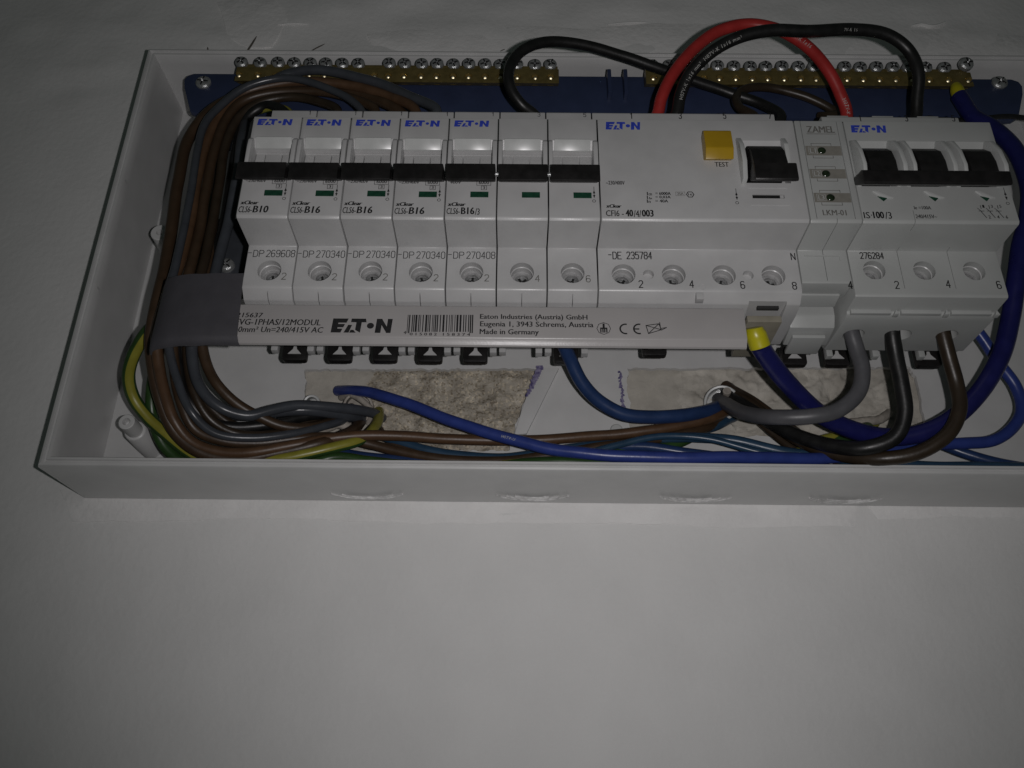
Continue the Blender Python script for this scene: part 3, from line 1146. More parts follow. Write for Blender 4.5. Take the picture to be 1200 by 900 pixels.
PX(pr, '003', 752, 766, 246, 254, bold=.025)
PX(pr, 'TEST', 837.5, 854, 190, 195.5)
a = at(864.5, 240, FRONT)
pr.begin('switch_symbol')
arrows(pr, a[0], a[2], at(864.5, 221, FRONT)[2])
PX(pr, '-DE', 712.5, 728, 295.5, 303.5, SHO, code=1)
PX(pr, '235784', 734.5, 763.5, 295.5, 303.5, SHO, code=1)
pr.begin()
PX(pr, 'N', 927, 931.5, 297, 304.5, SHO, code=1)
for s, x, y in (('2', 751, 333), ('4', 810.5, 333), ('6', 870.3, 334), ('8', 931, 335)):
    pr.begin()
    PX(pr, s, x - 2.2, x + 2.2, y - 4, y + 4, SHO, code=1)
for s, x in (('1', 740), ('3', 797), ('5', 849), ('7', 902)):
    pr.begin()
    PX(pr, s, x - 1.4, x + 1.4, 132.5, 139, SHO - .1, 0, code=1)
pr.build(rc, PR)

# ------------------------------------------------------------------ phase indicator
xl0 = 11 * PITCH
lk = thing('phase_indicator', 'narrow indicator module with three grey stripes and dark lamps', 'indicator module', (xl0, 0, 0))
LP = [(2, -30), (20, -30), (35, -36), (43.2, -36), (43.4, -35), (43.4, -22.3), (59.3, -22.3), (60, -21.4), (60, 22.5), (44, 22.9), (43.4, 24), (43.2, 38), (36, 40), (2, 40)]
body = obj('body', prism(B(), LP, xl0 + .16, xl0 + PITCH - .16), M['dev2'], lk, bevel=0.4)
cut(body, [box(B(), xl0 + 2.2, xl0 + 2.4, 59.3, 62, -21, 23), box(B(), xl0 + 15.2, xl0 + 15.4, 59.3, 62, -21, 23), box(B(), xl0 + 9.0, xl0 + 9.2, 42, 61, -35, -20.5)])
bm = B()
prism(bm, [(14, -28), (26, -29), (26.6, -30), (26.6, -39), (24.5, -43), (14, -44.5)], xl0 + .3, xl0 + 16.6)
obj('lower_terminal', bm, M['dev2'], lk, bevel=0.6)
bm = B()
prism(bm, [(30, -33.5), (36.5, -35.6), (36.5, -36.7), (30, -37.5)], xl0 + .3, xl0 + 15.4)
prism(bm, [(10, -44.4), (21, -43.8), (21, -45.2), (10, -46)], xl0 + 2.0, xl0 + 14)
obj('terminal_lip', bm, M['dev2'], lk, bevel=0.3)
bm = B()
lz = [14.6, 11.0, 8.6]
box(bm, xl0 + 2.4, xl0 + 15.0, SHO - .2, SHO + .3, -24.9, -24.5)
box(bm, xl0 + 14.6, xl0 + 15.0, SHO - .2, SHO + .3, -26.6, -24.9)
obj('marker_frame', bm, M['dev2'], lk)
latch(lk, xl0 + 9.6)
pr = Print()
pr.begin()
PX(pr, 'ZAMEL', 945, 978, 148, 155.5, mi=2, bold=.02)
a = at(945, 156.5, FRONT); b_ = at(980, 157.5, FRONT)
pr.rect(a[0], b_[0], b_[2], b_[2] + .25, D, 2)
for i, (y0, y1, x0, x1, xd, yd, s) in enumerate(((171, 182, 943, 990, 965.5, 177, 'L1'), (198, 209, 948, 994.5, 970.5, 204, 'L2'), (226, 237, 953, 1000, 975.3, 232, 'L3'))):
    ym = (y0 + y1) / 2
    xa, xb = at(x0, ym, FRONT)[0], at(x1, ym, FRONT)[0]
    za, zb = at(x0, y0, FRONT)[2], at(x0, y1, FRONT)[2]
    xa, xb = xl0 + 2.6, xl0 + 15.1
    pr.begin('label_stripe')
    pr.rect(xa, xb, zb, za, D - .02, 4)
    pr.line([(xa + 2.2, za + .15), (xa + 2.2, za + 1.1), (xa + 9.2, za + 1.1), (xa + 9.2, za + .15)], .2, D, 2)
    pr.line([(xa + 2.2, zb - .15), (xa + 2.2, zb - 1.2), (xa + 9.2, zb - 1.2), (xa + 9.2, zb - .15)], .2, D, 2)
    pr.outline(xa + .9, xa + 4.0, zb + .6, za - .5, D, .15, 5)
    pr.text(s, xa + 1.4, xa + 3.5, zb + 1.1, za - 1.0, D + .01, 5)
    cx, cz = xa + 5.6, (za + zb) / 2
    bm = lathe(B(), (cx, 58.5, cz), (0, 1, 0), [(0, 1.45), (1.7, 1.45), (2.1, 1.1), (2.3, .4)], n=18)
    obj('lamp_lens', bm, M['led'], lk)
PX(pr, 'LKM-01', 964, 992, 246, 252.5, mi=2, bold=.01)
pr.build(lk, PR + [M['stripe'], M['dev2']])

# ------------------------------------------------------------------ main switch
xs0 = 12 * PITCH
ms = thing('main_switch', 'three-pole main switch marked 100/3 at the right end of the row', 'isolator switch', (xs0, 0, 0))
SP = [(2, -36), (8, -43), (31, -43.2), (33.5, -42.6), (34.2, -41.6), (43.0, -41.2), (43.4, -40.4), (43.4, -22.3), (59.3, -22.3), (60, -21.4), (60, 22.5), (44, 22.9), (43.4, 24), (43.3, 40.2), (42.6, 40.9), (36, 42), (2, 42)]
body = obj('body', prism(B(), SP, xs0 + .16, xs0 + 3 * PITCH - .16), M['dev2'], ms, bevel=0.4)
sx = [220.8, 238.3, 255.7]
cuts = [hole_cut(x, -30.4, 3.9) for x in sx]
zones = [(xs0 + 3.2, xs0 + 12.6), (xs0 + 20.2, xs0 + 29.6), (xs0 + 37.4, xs0 + 46.8)]
cuts += [prism(B(), [(64, 13.2), (60, 13.2), (57, 9), (54.5, 3), (54.5, -7), (64, -7)], a - 1.2, b_ + 3.2) for a, b_ in zones]
cuts += [box(B(), xs0 + PITCH * k - .1, xs0 + PITCH * k + .1, 55, 62, -23, -17) for k in (1,)]
cuts += [box(B(), xs0 + PITCH * k - .1, xs0 + PITCH * k + .1, 42.9, 46, -38, -22) for k in (1, 2)]
cuts += [lathe(B(), (x - 1.2, 20, -48), (0, 0, 1), [(0, 3.9), (10, 3.9)], n=24) for x in (xs0 + 8.4, xs0 + 25.6, xs0 + 42.6)]
cut(body, cuts)
for x in sx:
    terminal(ms, x, -30.4, 3.9)
for a, b_ in zones:
    bm = B()
    prism(bm, [(54.6, 9), (58.5, 9.6), (62, 8.2), (65, 4.5), (66.4, -1), (66.4, -7), (60, -6), (54.6, -5.5)], a, b_)
    obj('toggle_drum', bm, M['toggle'], ms, bevel=0.5)
    for q0, q1 in ((a - 2.6, a - 1.2), (b_ + 1.6, b_ + 3.2)):
        bm = prism(B(), [(56, 12.9), (60.4, 13), (63.4, 10.5), (66.2, 4), (67.2, -3), (66.6, -5.6), (60, -7), (56, -7)], q0, q1)
        obj('toggle_cheek', bm, M['clear'], ms, bevel=0.4)
bm = prism(B(), [(61.6, -4.8), (66.5, -6.4), (68.4, -6.9), (69, -7.6), (68.8, -12.2), (67.9, -12.6), (61.6, -8.0)], xs0 - 1.0, xs0 + 48.6)
obj('toggle_bar', bm, M['toggle'], ms, bevel=0.5)
for k, x in enumerate((1022, 1082, 1142)):
    a, b_ = at(x, 224, FRONT), at(x + 26, 236, FRONT)
    bm = B()
    plate(bm, [(a[0], a[2] - .2), (a[0] + 1.6, a[2]), (b_[0] - 1.2, a[2] - 2.2), (b_[0], a[2] - 3.0), (b_[0] - 2, a[2] - 3.2), (a[0] + 2, a[2] - 2.2)], FRONT - .5, FRONT + .5)
    obj('flag_lens', bm, M['clear'], ms, bevel=0.2)
    bm = B()
    plate(bm, [(a[0] + 1.4, a[2] - 2.3), (b_[0] - 2.2, a[2] - 3.1), (a[0] + 3.2, a[2] - 4.4)], FRONT - .4, FRONT + .2)
    obj('flag', bm, M['green'], ms)
bm = B()
for q in range(3):
    x = xs0 + q * PITCH
    box(bm, x + 4.6, x + 13, 33, 38.5, 41.4, 45.5)
obj('top_tab', bm, M['dev2'], ms, bevel=0.3)
bm = B()
for q in range(3):
    x = xs0 + q * PITCH + 1.2
    box(bm, x, x + 14.2, 33.6, 35.2, -43.0, -41.3)
    plate(bm, [(x + 15.0, -43.4), (x + 16.8, -43.4), (x + 15.9, -41.3)], 33.0, 35.6)
obj('terminal_lip', bm, M['dev2'], ms, bevel=0.25)
bm = B()
for q in range(3):
    x = xs0 + q * PITCH + 9.5
    box(bm, x - 7, x - 4.6, 1, 4, -43.4, -38)
    box(bm, x + 4.4, x + 6, 1, 3, -43.0, -38)
obj('rail_foot', bm, M['dev2'], ms, bevel=0.3)
latch(ms, xs0 + 8.6)
latch(ms, xs0 + 2 * PITCH + 8.9)
pr = Print()
pr.begin()
PL(pr, 997.5, 1038, 147, 155.5, FRONT, 1)
PX(pr, 'IS', 1012, 1019.5, 248.5, 256)
PX(pr, '\u00b7', 1020.5, 1021.8, 251.5, 253)
PX(pr, '100', 1023, 1036, 248, 256, bold=.025)
PX(pr, '/3', 1037, 1045, 248.5, 256.5)
PX(pr, 'Ie =100A', 1071, 1091, 241.5, 245.5)
PX(pr, '240/415V~', 1073, 1098, 251.5, 256)
for k in range(3):
    pr.begin('contact_symbol')
    x, _, z = at(1150 + 10 * k, 248, FRONT)
    pr.line([(x + .2, z + 2.6), (x + .2, z + 1.2)], .22, D)
    pr.line([(x - 1.0, z + 1.4), (x + .2, z - .2)], .22, D + .01)
    pr.line([(x - .8, z + .2), (x + 1.0, z + .2)], .22, D + .02)
    pr.line([(x, z - .2), (x + 1.2, z - 2.6)], .25, D + .03)
    pr.text('135'[k], x + .8, x + 1.5, z + 1.6, z + 2.8, D, 0)
    pr.text('246'[k], x + 1.9, x + 2.7, z - 2.9, z - 1.6, D, 0)
x, _, z = at(1182, 241, FRONT)
pr.begin('switch_symbol')
arrows(pr, x, z, at(1180, 220, FRONT)[2])
PX(pr, '276284', 1008, 1035, 296.2, 303.2, SHO, code=1)
for s, x, y in (('4', 996.5, 334), ('2', 1051, 334), ('4', 1111, 333), ('6', 1170.5, 334)):
    pr.begin()
    PX(pr, s, x - 2.2, x + 2.2, y - 4.2, y + 4.2, SHO, code=1)
for s, x in (('1', 1008), ('3', 1062), ('5', 1117)):
    pr.begin()
    PX(pr, s, x - 1.4, x + 1.4, 135.5, 142, SHO - .1, 0, code=1)
pr.build(ms, PR)

# ================================================================== busbar cover
bb = thing('busbar_cover', 'long white busbar cover with black print and a barcode below the breakers', 'busbar cover', (85, 40, -55))
BP = [(36, -47.8), (45.3, -47.8), (46, -48.4), (46, -59.6), (45.8, -60.4), (44.9, -61.4), (44.5, -62.4), (43.6, -62.7), (36, -58.0)]
obj('cover_profile', prism(B(), BP, -8, 172.6), M['cover'], bb, bevel=0.25)
bm = B()
for k in range(9):
    box(bm, k * PITCH + 7.9, k * PITCH + 9.9, 37, 41, -52, -47.9)
obj('busbar_pin', bm, M['brass'], bb)
pr = Print()
pr.begin()
BD = 46.0
PX(pr, '215637', 277, 308.5, 366.5, 372, BD, bold=.008, shear=.12)
PX(pr, 'EVG-1PHAS/12MODUL', 275.5, 376, 374, 381, BD, bold=.008, shear=.12)
PX(pr, '10mm\u00b2 Un=240/415V AC', 275.5, 379, 383, 389.6, BD, bold=.008, shear=.12)
PL(pr, 389, 459, 373.5, 390, BD, 0)
x = 478.0
pr.begin('barcode')
rb = random.Random(3)
while x < 554:
    w = rb.choice((.8, .8, 1.5, 2.2, 1.2))
    a, b_ = at(x, 369, BD), at(x + w, 389 if 482 < x < 550 else 390.5, BD)
    pr.rect(a[0], a[0] + w * .29, b_[2], at(x, 369, BD)[2], BD + .05)
    x += w + rb.choice((.8, .9, 1.4, 2.0))
pr.begin()
PX(pr, '4', 473, 476, 388, 391.5, BD)
PX(pr, '015082', 480, 512, 390, 393.2, BD, spacing=1.5)
PX(pr, '158374', 519, 551, 390.4, 393.6, BD, spacing=1.5)
PX(pr, 'Eaton Industries (Austria) GmbH', 562.5, 688.5, 368.5, 376, BD, bold=.008)
PX(pr, 'Eugenia 1, 3943 Schrems, Austria', 562.5, 695.5, 377, 385, BD, bold=.008)
PX(pr, 'Made in Germany', 562, 631.5, 385.8, 393.8, BD, bold=.008)
x, _, z = at(707.5, 385, BD)
pr.begin('safety_mark')
pr.ring(x, z, 2.4, .22, BD + .05, 0, n=8)
pr.rect(x - .35, x + .35, z + .2, z + 1.9, BD + .05)
pr.rect(x - 1.2, x + 1.2, z - .2, z + .35, BD + .06)
for q in (-1.0, -.3, .3, 1.0):
    pr.rect(x + q - .22, x + q + .22, z - 1.6, z - .1, BD + .07)
for px in (731, 747):
    pr.begin('safety_mark')
    x, _, z = at(px, 385.5, BD)
    pr.ring(x + .6, z, 2.1, .55, BD + .05, 0, a0=75, a1=285, n=22)
x, _, z = at(745, 385.5, BD)
pr.rect(x - .8, x + 1.2, z - .28, z + .22, BD + .06)
pr.begin('safety_mark')
L = lambda *pp: [(at(a, b_, BD)[0], at(a, b_, BD)[2]) for a, b_ in pp]
pr.line(L((757, 381.5), (772, 379.5), (775, 386.5), (760, 391), (757, 381.5)), .28, BD + .05)
pr.line(L((757, 381.5), (775, 386.5)), .28, BD + .06)
pr.line(L((760, 391), (772, 379.5)), .28, BD + .07)
pr.line(L((773, 378), (774, 385), (781, 384), (775, 387)), .28, BD + .08)
pr.build(bb, PR)
# grey tape round the wires and the end of the busbar
tp_ = B()
prof = [(2.4, 46.55), (-4, 46.7), (-12, 46.4), (-19, 45.6), (-24.0, 44.2), (-27.0, 42.2), (-28.4, 39.5)]
zs = [-36.2, -42, -48, -55, -60.5, -62.6, -63.2]
G = []
pp = spline([(x, d, 0) for x, d in prof], 4)
for q in pp:
    col = []
    for j, z in enumerate(zs):
        w = .12 * noise.noise((q.x * .12, z * .12, 2.2))
        back_ = 0 if j < 5 else (0.9 if j == 5 else 2.4)
        xx = q.x - (1.0 * (j / 6) if q.x < -20 else 0) + (0.3 * noise.noise((z * .3, 1, 1)) if q.x > 2 else 0) + (-1.2 + .35 * j if q.x > 2 else 0)
        col.append(tp_.verts.new((xx, q.y + max(w, -.05) - back_, z + (.3 * noise.noise((q.x * .2, j, 0)) if j in (0, 6) else 0))))
    G.append(col)
for a, b_ in zip(G, G[1:]):
    for j in range(len(zs) - 1):
        tp_.faces.new((a[j], a[j + 1], b_[j + 1], b_[j]))
ext = bmesh.ops.extrude_face_region(tp_, geom=tp_.faces[:])
for v in ext['geom']:
    if isinstance(v, bmesh.types.BMVert):
        v.co.y -= .45
        if v.co.x < -20:
            v.co.x += .45
tape = obj('tape_band', tp_, M['tape'], smooth=50)
tag(tape, 'dark slate grey tape wrapped round the wire bundle and busbar end', 'tape')

# ================================================================== wires
WPATH = {}


def wire(name, label, m, r, pts, group=None, stripe=None, n=14, sub=8, twist=0.0):
    """pts: (px, py, d) read off the photograph at an estimated real depth, or ('w', X, d, Z)"""
    P = [(q[1], q[2], q[3]) if q[0] == 'w' else at(*q) for q in pts]
    path = spline(P, sub)
    q0 = len(WPATH) * 3.7
    for i in range(2, len(path) - 2):
        p = path[i]
        path[i] = p + Vector((noise.noise((p.x * .05 + q0, p.z * .05, 1)), noise.noise((p.x * .05, p.z * .05 + q0, 5)), noise.noise((p.x * .06, q0, p.z * .06)))) * .55
    bm = tube(B(), path, r, n=n, stripe=stripe, twist=twist)
    ms_ = m if isinstance(m, list) else [m]
    o = obj(name, bm, ms_, smooth=60)
    tag(o, label, 'wire', group)
    WPATH[o.name] = path
    return o


def wire_print(o, s, t0, height, phi, m, r, size=1.0, spacing=1.15):
    """white maker's print following a wire"""
    path = WPATH[o.name]
    fr = frames(path)
    cum = [0]
    for a, b_ in zip(path, path[1:]):
        cum.append(cum[-1] + (b_ - a).length)
    vs, fs = glyphs(s, 0, 0, spacing)
    s0 = t0 * cum[-1]
    bm = B()
    ym = 0.35
    VV = []
    for x, y in vs:
        ss = s0 + x * size
        i = 0
        while i < len(cum) - 2 and cum[i + 1] < ss:
            i += 1
        f = (ss - cum[i]) / max(1e-6, cum[i + 1] - cum[i])
        p = path[i].lerp(path[i + 1], f)
        t = (path[i + 1] - path[i]).normalized()
        # direction that looks at the room and below
        look = Vector(phi)
        nn = (look - t * look.dot(t)).normalized()
        bb_ = t.cross(nn)
        ang = (y - ym) * size / r
        VV.append(bm.verts.new(p + (nn * math.cos(ang) + bb_ * -math.sin(ang) * (-1)) * (r + .07)))
    for f in fs:
        try:
            bm.faces.new([VV[i] for i in f])
        except ValueError:
            pass
    org = WL[o.name]
    for v in bm.verts:
        c = v.co - org
        v.co = Vector((c.x * MM, -c.y * MM, c.z * MM))
    me = bpy.data.meshes.new('print')
    bm.to_mesh(me)
    bm.free()
    me.materials.append(m)
    k = bpy.data.objects.new('print', me)
    COL.objects.link(k)
    k.parent = o
    return k


YG = [M['wgreen'], M['wyellow']]
st = lambda i, n: (i % n) < n * .45
GW = 'wires looping round the inside of the box'
# --- loops above the devices
w = wire('black_wire', 'black wire looping up out of the three-pole breaker and back right', M['black'], 2.25,
         [('w', 106, 27, 40), (628, 137, 29), (612, 123, 33), (600, 105, 36), (596, 85, 38), (604, 66, 38), (622, 54, 37), (650, 49, 35), (690, 54, 31), (730, 65, 27), (770, 79, 23), (815, 95, 18), (860, 110, 15), (893, 122, 15), (915, 138, 19), ('w', 189, 24, 40)], GW)
red = wire('red_wire', 'thick red wire arching from residual current breaker to main switch', M['red'], 2.45,
           [('w', 142, 30, 40), (769, 136, 32), (775, 115, 35), (788, 88, 38), (812, 58, 40), (845, 36, 41), (880, 29, 41), (915, 36, 41), (945, 53, 40), (969, 80, 38), (984, 108, 34), (992, 136, 30), ('w', 221, 26, 36)], GW)
wire_print(red, '07V-K 1x16', .60, 1, (0, 1, -.75), M['wprint'], 2.45, 2.0)
wire_print(red, 'H07V-K', .83, 1, (-.1, 1, -.75), M['wprint'], 2.45, 2.0)
blk = wire('black_wire', 'thick black wire with white print arching over the red one', M['black'], 2.45,
           [('w', 150, 31, 40), (791, 136, 36), (797, 112, 39), (809, 86, 43), (831, 63, 47), (862, 45, 50), (900, 36, 51), (950, 36, 50), (1000, 35, 47), (1040, 41, 45), (1064, 59, 42), (1075, 86, 39), (1074, 115, 34), (1072, 140, 30), ('w', 246, 26, 36)], GW)
wire_print(blk, 'H07V-K 1x16 mm\u00b2  H07V-K 1x16 mm\u00b2', .10, 1, (.1, 1, -1.0), M['wprint'], 2.45, 2.0)
wire_print(blk, '7V-K 16', .55, 1, (.1, 1, -1.2), M['wprint'], 2.45, 1.7)
wire('brown_wire', 'brown wire curling out of the last terminal of residual current breaker', M['dbrown'], 1.9,
     [('w', 186, 26, 42), (884, 138, 24), (866, 127, 20), (862, 114, 16), (876, 104, 13), (905, 104, 11), (945, 114, 10), (980, 132, 10), ('w', 226, 12, 70)], GW)
wire('dark_wire', 'thin dark wire running off to the right above the main switch', M['black'], 1.1,
     [('w', 268, 20, 62), (1120, 141, 8), (1150, 138, 7), (1180, 136, 6), (1225, 143, 4)], GW)
nb = wire('blue_wire', 'thick navy blue wire curving round right side with yellow ferrules', M['navy'], 3.45,
          [(890, 404, 33), (898, 417, 29), (915, 441, 21), (940, 467, 12), (968, 489, 5), (1000, 504, 1), (1040, 512, -1), (1080, 508, 0), (1118, 489, 3), (1150, 456, 7), (1173, 415, 10), (1186, 370, 14), (1191, 330, 18), (1195, 292, 21), (1205, 255, 23), (1204, 215, 23), (1190, 178, 21), (1166, 152, 17), (1142, 138, 14), (1131, 124, 12), (1124, 113, 11)], GW, n=18)
for pts, r in (([(891, 407, 32.5), (888, 398, 34), (885, 390, 35.5), (884, 384, 36.5)], 3.7), ([(1126, 117, 11.4), (1122, 107, 10.8), (1120, 101, 10)], 2.9)):
    P = spline([at(*q) for q in pts], 5)
    bm = tube(B(), P, r, n=18, taper=lambda t: 1.0 if t < .55 else 1.0 - .5 * (t - .55))
    obj('ferrule', bm, M['ferrule'], nb, bevel=0.25)

# --- the three supply tails of the main switch
wire('grey_wire', 'thick grey wire bending left below the main switch', M['grey'], 2.85,
     [('w', 219.5, 21, -36), (997, 386, 21), (1003, 410, 19), (1010, 435, 18), (1006, 460, 17), (985, 479, 16), (950, 488, 15), (908, 490, 10), (875, 485, -3), (852, 474, -22), (842, 468, -34)], GW, n=18)
wire('black_wire', 'thick black wire dropping from the middle pole of the main switch', M['black'], 2.8,
     [('w', 236.5, 21, -36), (1046, 386, 21), (1050, 415, 18), (1057, 450, 15), (1060, 485, 12), (1048, 512, 9), (1015, 525, 5), (975, 522, -2), (935, 510, -9), (900, 492, -16), (870, 474, -24), (850, 462, -34)], GW, n=18)
wire('brown_wire', 'thick brown wire dropping from the right pole of the main switch', M['dbrown'], 2.65,
     [('w', 254, 21, -36), (1105, 384, 21), (1112, 415, 18), (1121, 448, 14), (1125, 480, 13), (1112, 508, 11), (1080, 529, 8), (1035, 537, 4), (990, 533, -4), (945, 520, -11), (905, 494, -18), (875, 470, -25), (852, 456, -34)], GW, n=18)
wire('brown_wire', 'dark brown wire slanting up into the right-hand conduit', M['brown'], 2.7,
     [(985, 541, -15), (950, 521, -17), (912, 494, -19), (880, 470, -25), (850, 453, -35)], GW)

# --- lower run
wire('blue_wire', 'bright blue wire crossing low from left conduit to the right corner', M['blue'], 2.3,
     [(396, 458, -35), (412, 458, -28), (432, 460, -22), (460, 468, -16), (500, 482, -12), (545, 499, -9), (590, 513, -7), (640, 525, -5), (700, 533, -3), (770, 536, -2), (850, 536, -3), (930, 537, -7), (990, 535, -9), (1040, 529, -11), (1085, 521, -12), (1130, 520, -12), (1164, 516, -12), (1188, 500, -12), (1197, 478, -12), (1190, 452, -11), (1170, 424, -9), (1145, 390, -6), (1120, 358, -3)], GW, n=16)
wire_print(WO := bpy.data.objects['blue_wire.001'], 'H07V-U', .245, 1, (0, 1, -.3), M['wprint'], 2.3, 1.5)
wire('blue_wire', 'steel blue wire curving down behind the busbar cover', M['steelblue'], 2.75,
     [(652, 380, 10), (660, 402, 6), (669, 422, 0), (683, 449, -6), (703, 471, -11), (728, 485, -14), (762, 489, -16), (800, 487, -18), (832, 481, -23), (856, 470, -35)], GW, n=16)
wire('blue_wire', 'slim blue wire running to the lower right corner of the box', M['steelblue'], 2.0,
     [(1075, 512, -20), (1100, 520, -18), (1130, 532, -16), (1165, 542, -14), (1225, 551, -12)], GW)
wire('teal_wire', 'dark teal wire running low along the rim to the right', M['teal'], 2.05,
     [(700, 519, -24), (760, 514, -22), (815, 513, -20), (860, 516, -18), (910, 527, -16), (960, 534, -15), (1020, 542, -11), (1080, 546, -9), (1140, 547, -8), (1225, 549, -7)], GW)
wire('teal_wire', 'teal wire dipping behind the brown wires in the bottom of the box', M['teal'], 2.0,
     [(436, 506, -26), (480, 522, -25), (540, 535, -23), (590, 536, -22), (640, 530, -22), (700, 521, -23), (760, 512, -25), (830, 502, -28), (862, 488, -35)], GW)
wire('teal_wire', 'dull blue wire low in the box under the left conduit', M['steelblue'], 1.9,
     [(372, 528, -24), (400, 530, -23), (440, 537, -21), (500, 541, -18), (560, 543, -16), (610, 541, -17), (650, 533, -19), (700, 524, -21), (750, 524, -18), (810, 531, -15), (865, 539, -13)], GW)
wire('brown_wire', 'long light brown wire stretched across the bottom of the box', M['lbrown'], 2.1,
     [('w', 45, 20, 42), (488, 132, 23), (455, 113, 18), (415, 101, 16), (370, 96, 15), (325, 98, 15), (288, 109, 15), (262, 130, 16), (244, 162, 18), (233, 205, 20), (224, 255, 22), (212, 305, 25), (196, 348, 28), (184, 390, 26), (186, 425, 19), (193, 460, 9), (204, 492, 1), (225, 518, -4), (258, 530, -6), (300, 529, -7), (345, 521, -9), (390, 513, -13), (450, 511, -16), (560, 516, -18), (640, 515, -19), (720, 509, -20), (790, 500, -21), (835, 490, -24), (862, 476, -35)], GW)
wire('brown_wire', 'brown wire sagging to the rim in the middle of box bottom', M['brown'], 2.0,
     [('w', 27, 20, 42), (440, 132, 22), (405, 113, 18), (365, 107, 16), (320, 108, 16), (286, 119, 16), (264, 142, 17), (250, 180, 19), (241, 230, 21), (232, 280, 23), (219, 330, 27), (203, 385, 25), (205, 430, 15), (212, 470, 4), (228, 503, -3), (260, 517, -6), (300, 519, -9), (350, 514, -12), (400, 513, -16), (435, 520, -18), (470, 529, -18), (520, 538, -17), (570, 541, -16), (625, 537, -17), (690, 526, -19), (750, 517, -21), (810, 507, -23), (856, 488, -35)], GW)
wire('brown_wire', 'dark brown wire deep inside the left-hand bundle', M['dbrown'], 1.9,
     [('w', 12, 20, 42), (396, 132, 22), (372, 119, 18), (340, 113, 17), (306, 119, 17), (282, 136, 17), (266, 168, 18), (256, 218, 20), (247, 270, 22), (236, 320, 25), (221, 375, 24), (220, 420, 15), (228, 462, 3), (246, 492, -4), (275, 508, -8), (310, 511, -11), (350, 503, -15), (385, 495, -20), (414, 486, -35)], GW)
wire('brown_wire', 'inner brown wire swinging up from the tape to left conduit', M['brown'], 2.0,
     [(255, 200, 8), (251, 250, 12), (246, 300, 19), (240, 350, 24), (236, 390, 22), (240, 420, 15), (252, 447, 6), (274, 470, -1), (302, 487, -6), (330, 499, -10), (360, 502, -14), (388, 497, -20), (416, 486, -35)], GW)
wire('brown_wire', 'brown wire against the box side, outermost of the upper bundle', M['brown'], 2.4,
     [('w', 60, 16, 42), (470, 133, 18), (430, 112, 14), (380, 101, 11), (330, 102, 11), (284, 110, 12), (245, 131, 13), (221, 164, 14), (209, 210, 16), (202, 262, 18), (194, 310, 21), (184, 355, 24), (177, 395, 22), (180, 430, 14), (188, 468, 5), (206, 505, -2), (235, 530, -6), (275, 538, -8), (330, 530, -10), (380, 518, -12), (412, 506, -22), (424, 492, -35)], GW)
wire('grey_wire', 'slate grey wire arching over the bundle above the B10 breaker', M['slate'], 2.1,
     [('w', 52, 22, 42), (512, 132, 25), (480, 113, 21), (440, 97, 19), (400, 86, 18), (365, 82, 18), (335, 88, 16), (312, 103, 14), (292, 130, 12), (283, 165, 22), (277, 210, 24), (268, 260, 22), (257, 300, 22), (244, 345, 24), (226, 392, 23), (226, 425, 16), (236, 455, 7), (258, 477, 0), (290, 487, -4), (320, 481, -7), (350, 475, -11), (400, 478, -18), (436, 484, -28), (448, 490, -36)], GW)
wire('grey_wire', 'second slate grey wire lying on the black one near the left conduit', M['slate'], 2.3,
     [(262, 486, -14), (300, 486, -12), (335, 482, -12), (370, 482, -15), (410, 487, -24), (430, 490, -35)], GW)
wire('black_wire', 'black wire lowest in the loop under the tape', M['black'], 2.1,
     [('w', 8, 22, 42), (335, 133, 22), (312, 124, 18), (291, 137, 16), (278, 168, 15), (271, 210, 14), (264, 255, 15), (252, 300, 18), (226, 350, 20), (208, 395, 19), (209, 430, 12), (218, 465, 2), (238, 489, -4), (272, 500, -8), (312, 498, -11), (350, 489, -16), (392, 484, -24), (412, 478, -35)], GW)
wire('earth_wire', 'green and yellow wire bowing out left of the bundle', YG, 2.5,
     [(232, 300, 14), (212, 340, 20), (190, 372, 20), (170, 392, 16), (156, 418, 10), (151, 443, 4), (157, 468, -2), (173, 490, -6), (197, 511, -9), (222, 530, -12), (245, 541, -14), (285, 548, -16)], GW, stripe=lambda i, n: i in (1, 2, 3))
wire('earth_wire', 'green wire hanging between the bowed earth wire and the bundle', YG, 2.3,
     [(248, 200, 8), (236, 260, 10), (224, 310, 13), (204, 360, 14), (190, 400, 10), (180, 440, 1), (177, 470, -5), (181, 497, -9), (194, 523, -13), (216, 546, -16)], GW, stripe=lambda i, n: i in (8, 9))
wire('earth_wire', 'green and yellow wire peeping out above the B10 breaker', YG, 1.9,
     [('w', 5, 20, 42), (338, 131, 20), (318, 126, 18), (300, 130, 15), (285, 143, 8), (262, 172, 3), (250, 220, 0), (240, 280, 2), (226, 335, 8), (212, 390, 12), (210, 430, 7), (219, 475, -2), (246, 505, -8), (290, 520, -13), (330, 518, -17), (372, 502, -22), (398, 490, -35)], GW, stripe=st, twist=.10)
wire('earth_wire', 'bright yellow earth wire lying on the rim under the left conduit', YG, 2.2,
     [(238, 548, -12), (275, 545, -11), (310, 540, -10), (350, 534, -10), (392, 525, -12), (424, 515, -16), (440, 500, -24), (444, 482, -36)], GW, stripe=lambda i, n: i not in (9, 10, 11))
wire('earth_wire', 'green wire slanting up between the brown wires on the left', YG, 2.0,
     [(300, 546, -18), (318, 532, -18), (342, 515, -19), (368, 500, -23), (388, 488, -35)], GW, stripe=st)
wire('earth_wire', 'green wire along the rim left of the centre knock-out', YG, 2.0,
     [(360, 545, -16), (392, 536, -17), (430, 541, -17), (480, 545, -16)], GW, stripe=lambda i, n: i in (2, 3))
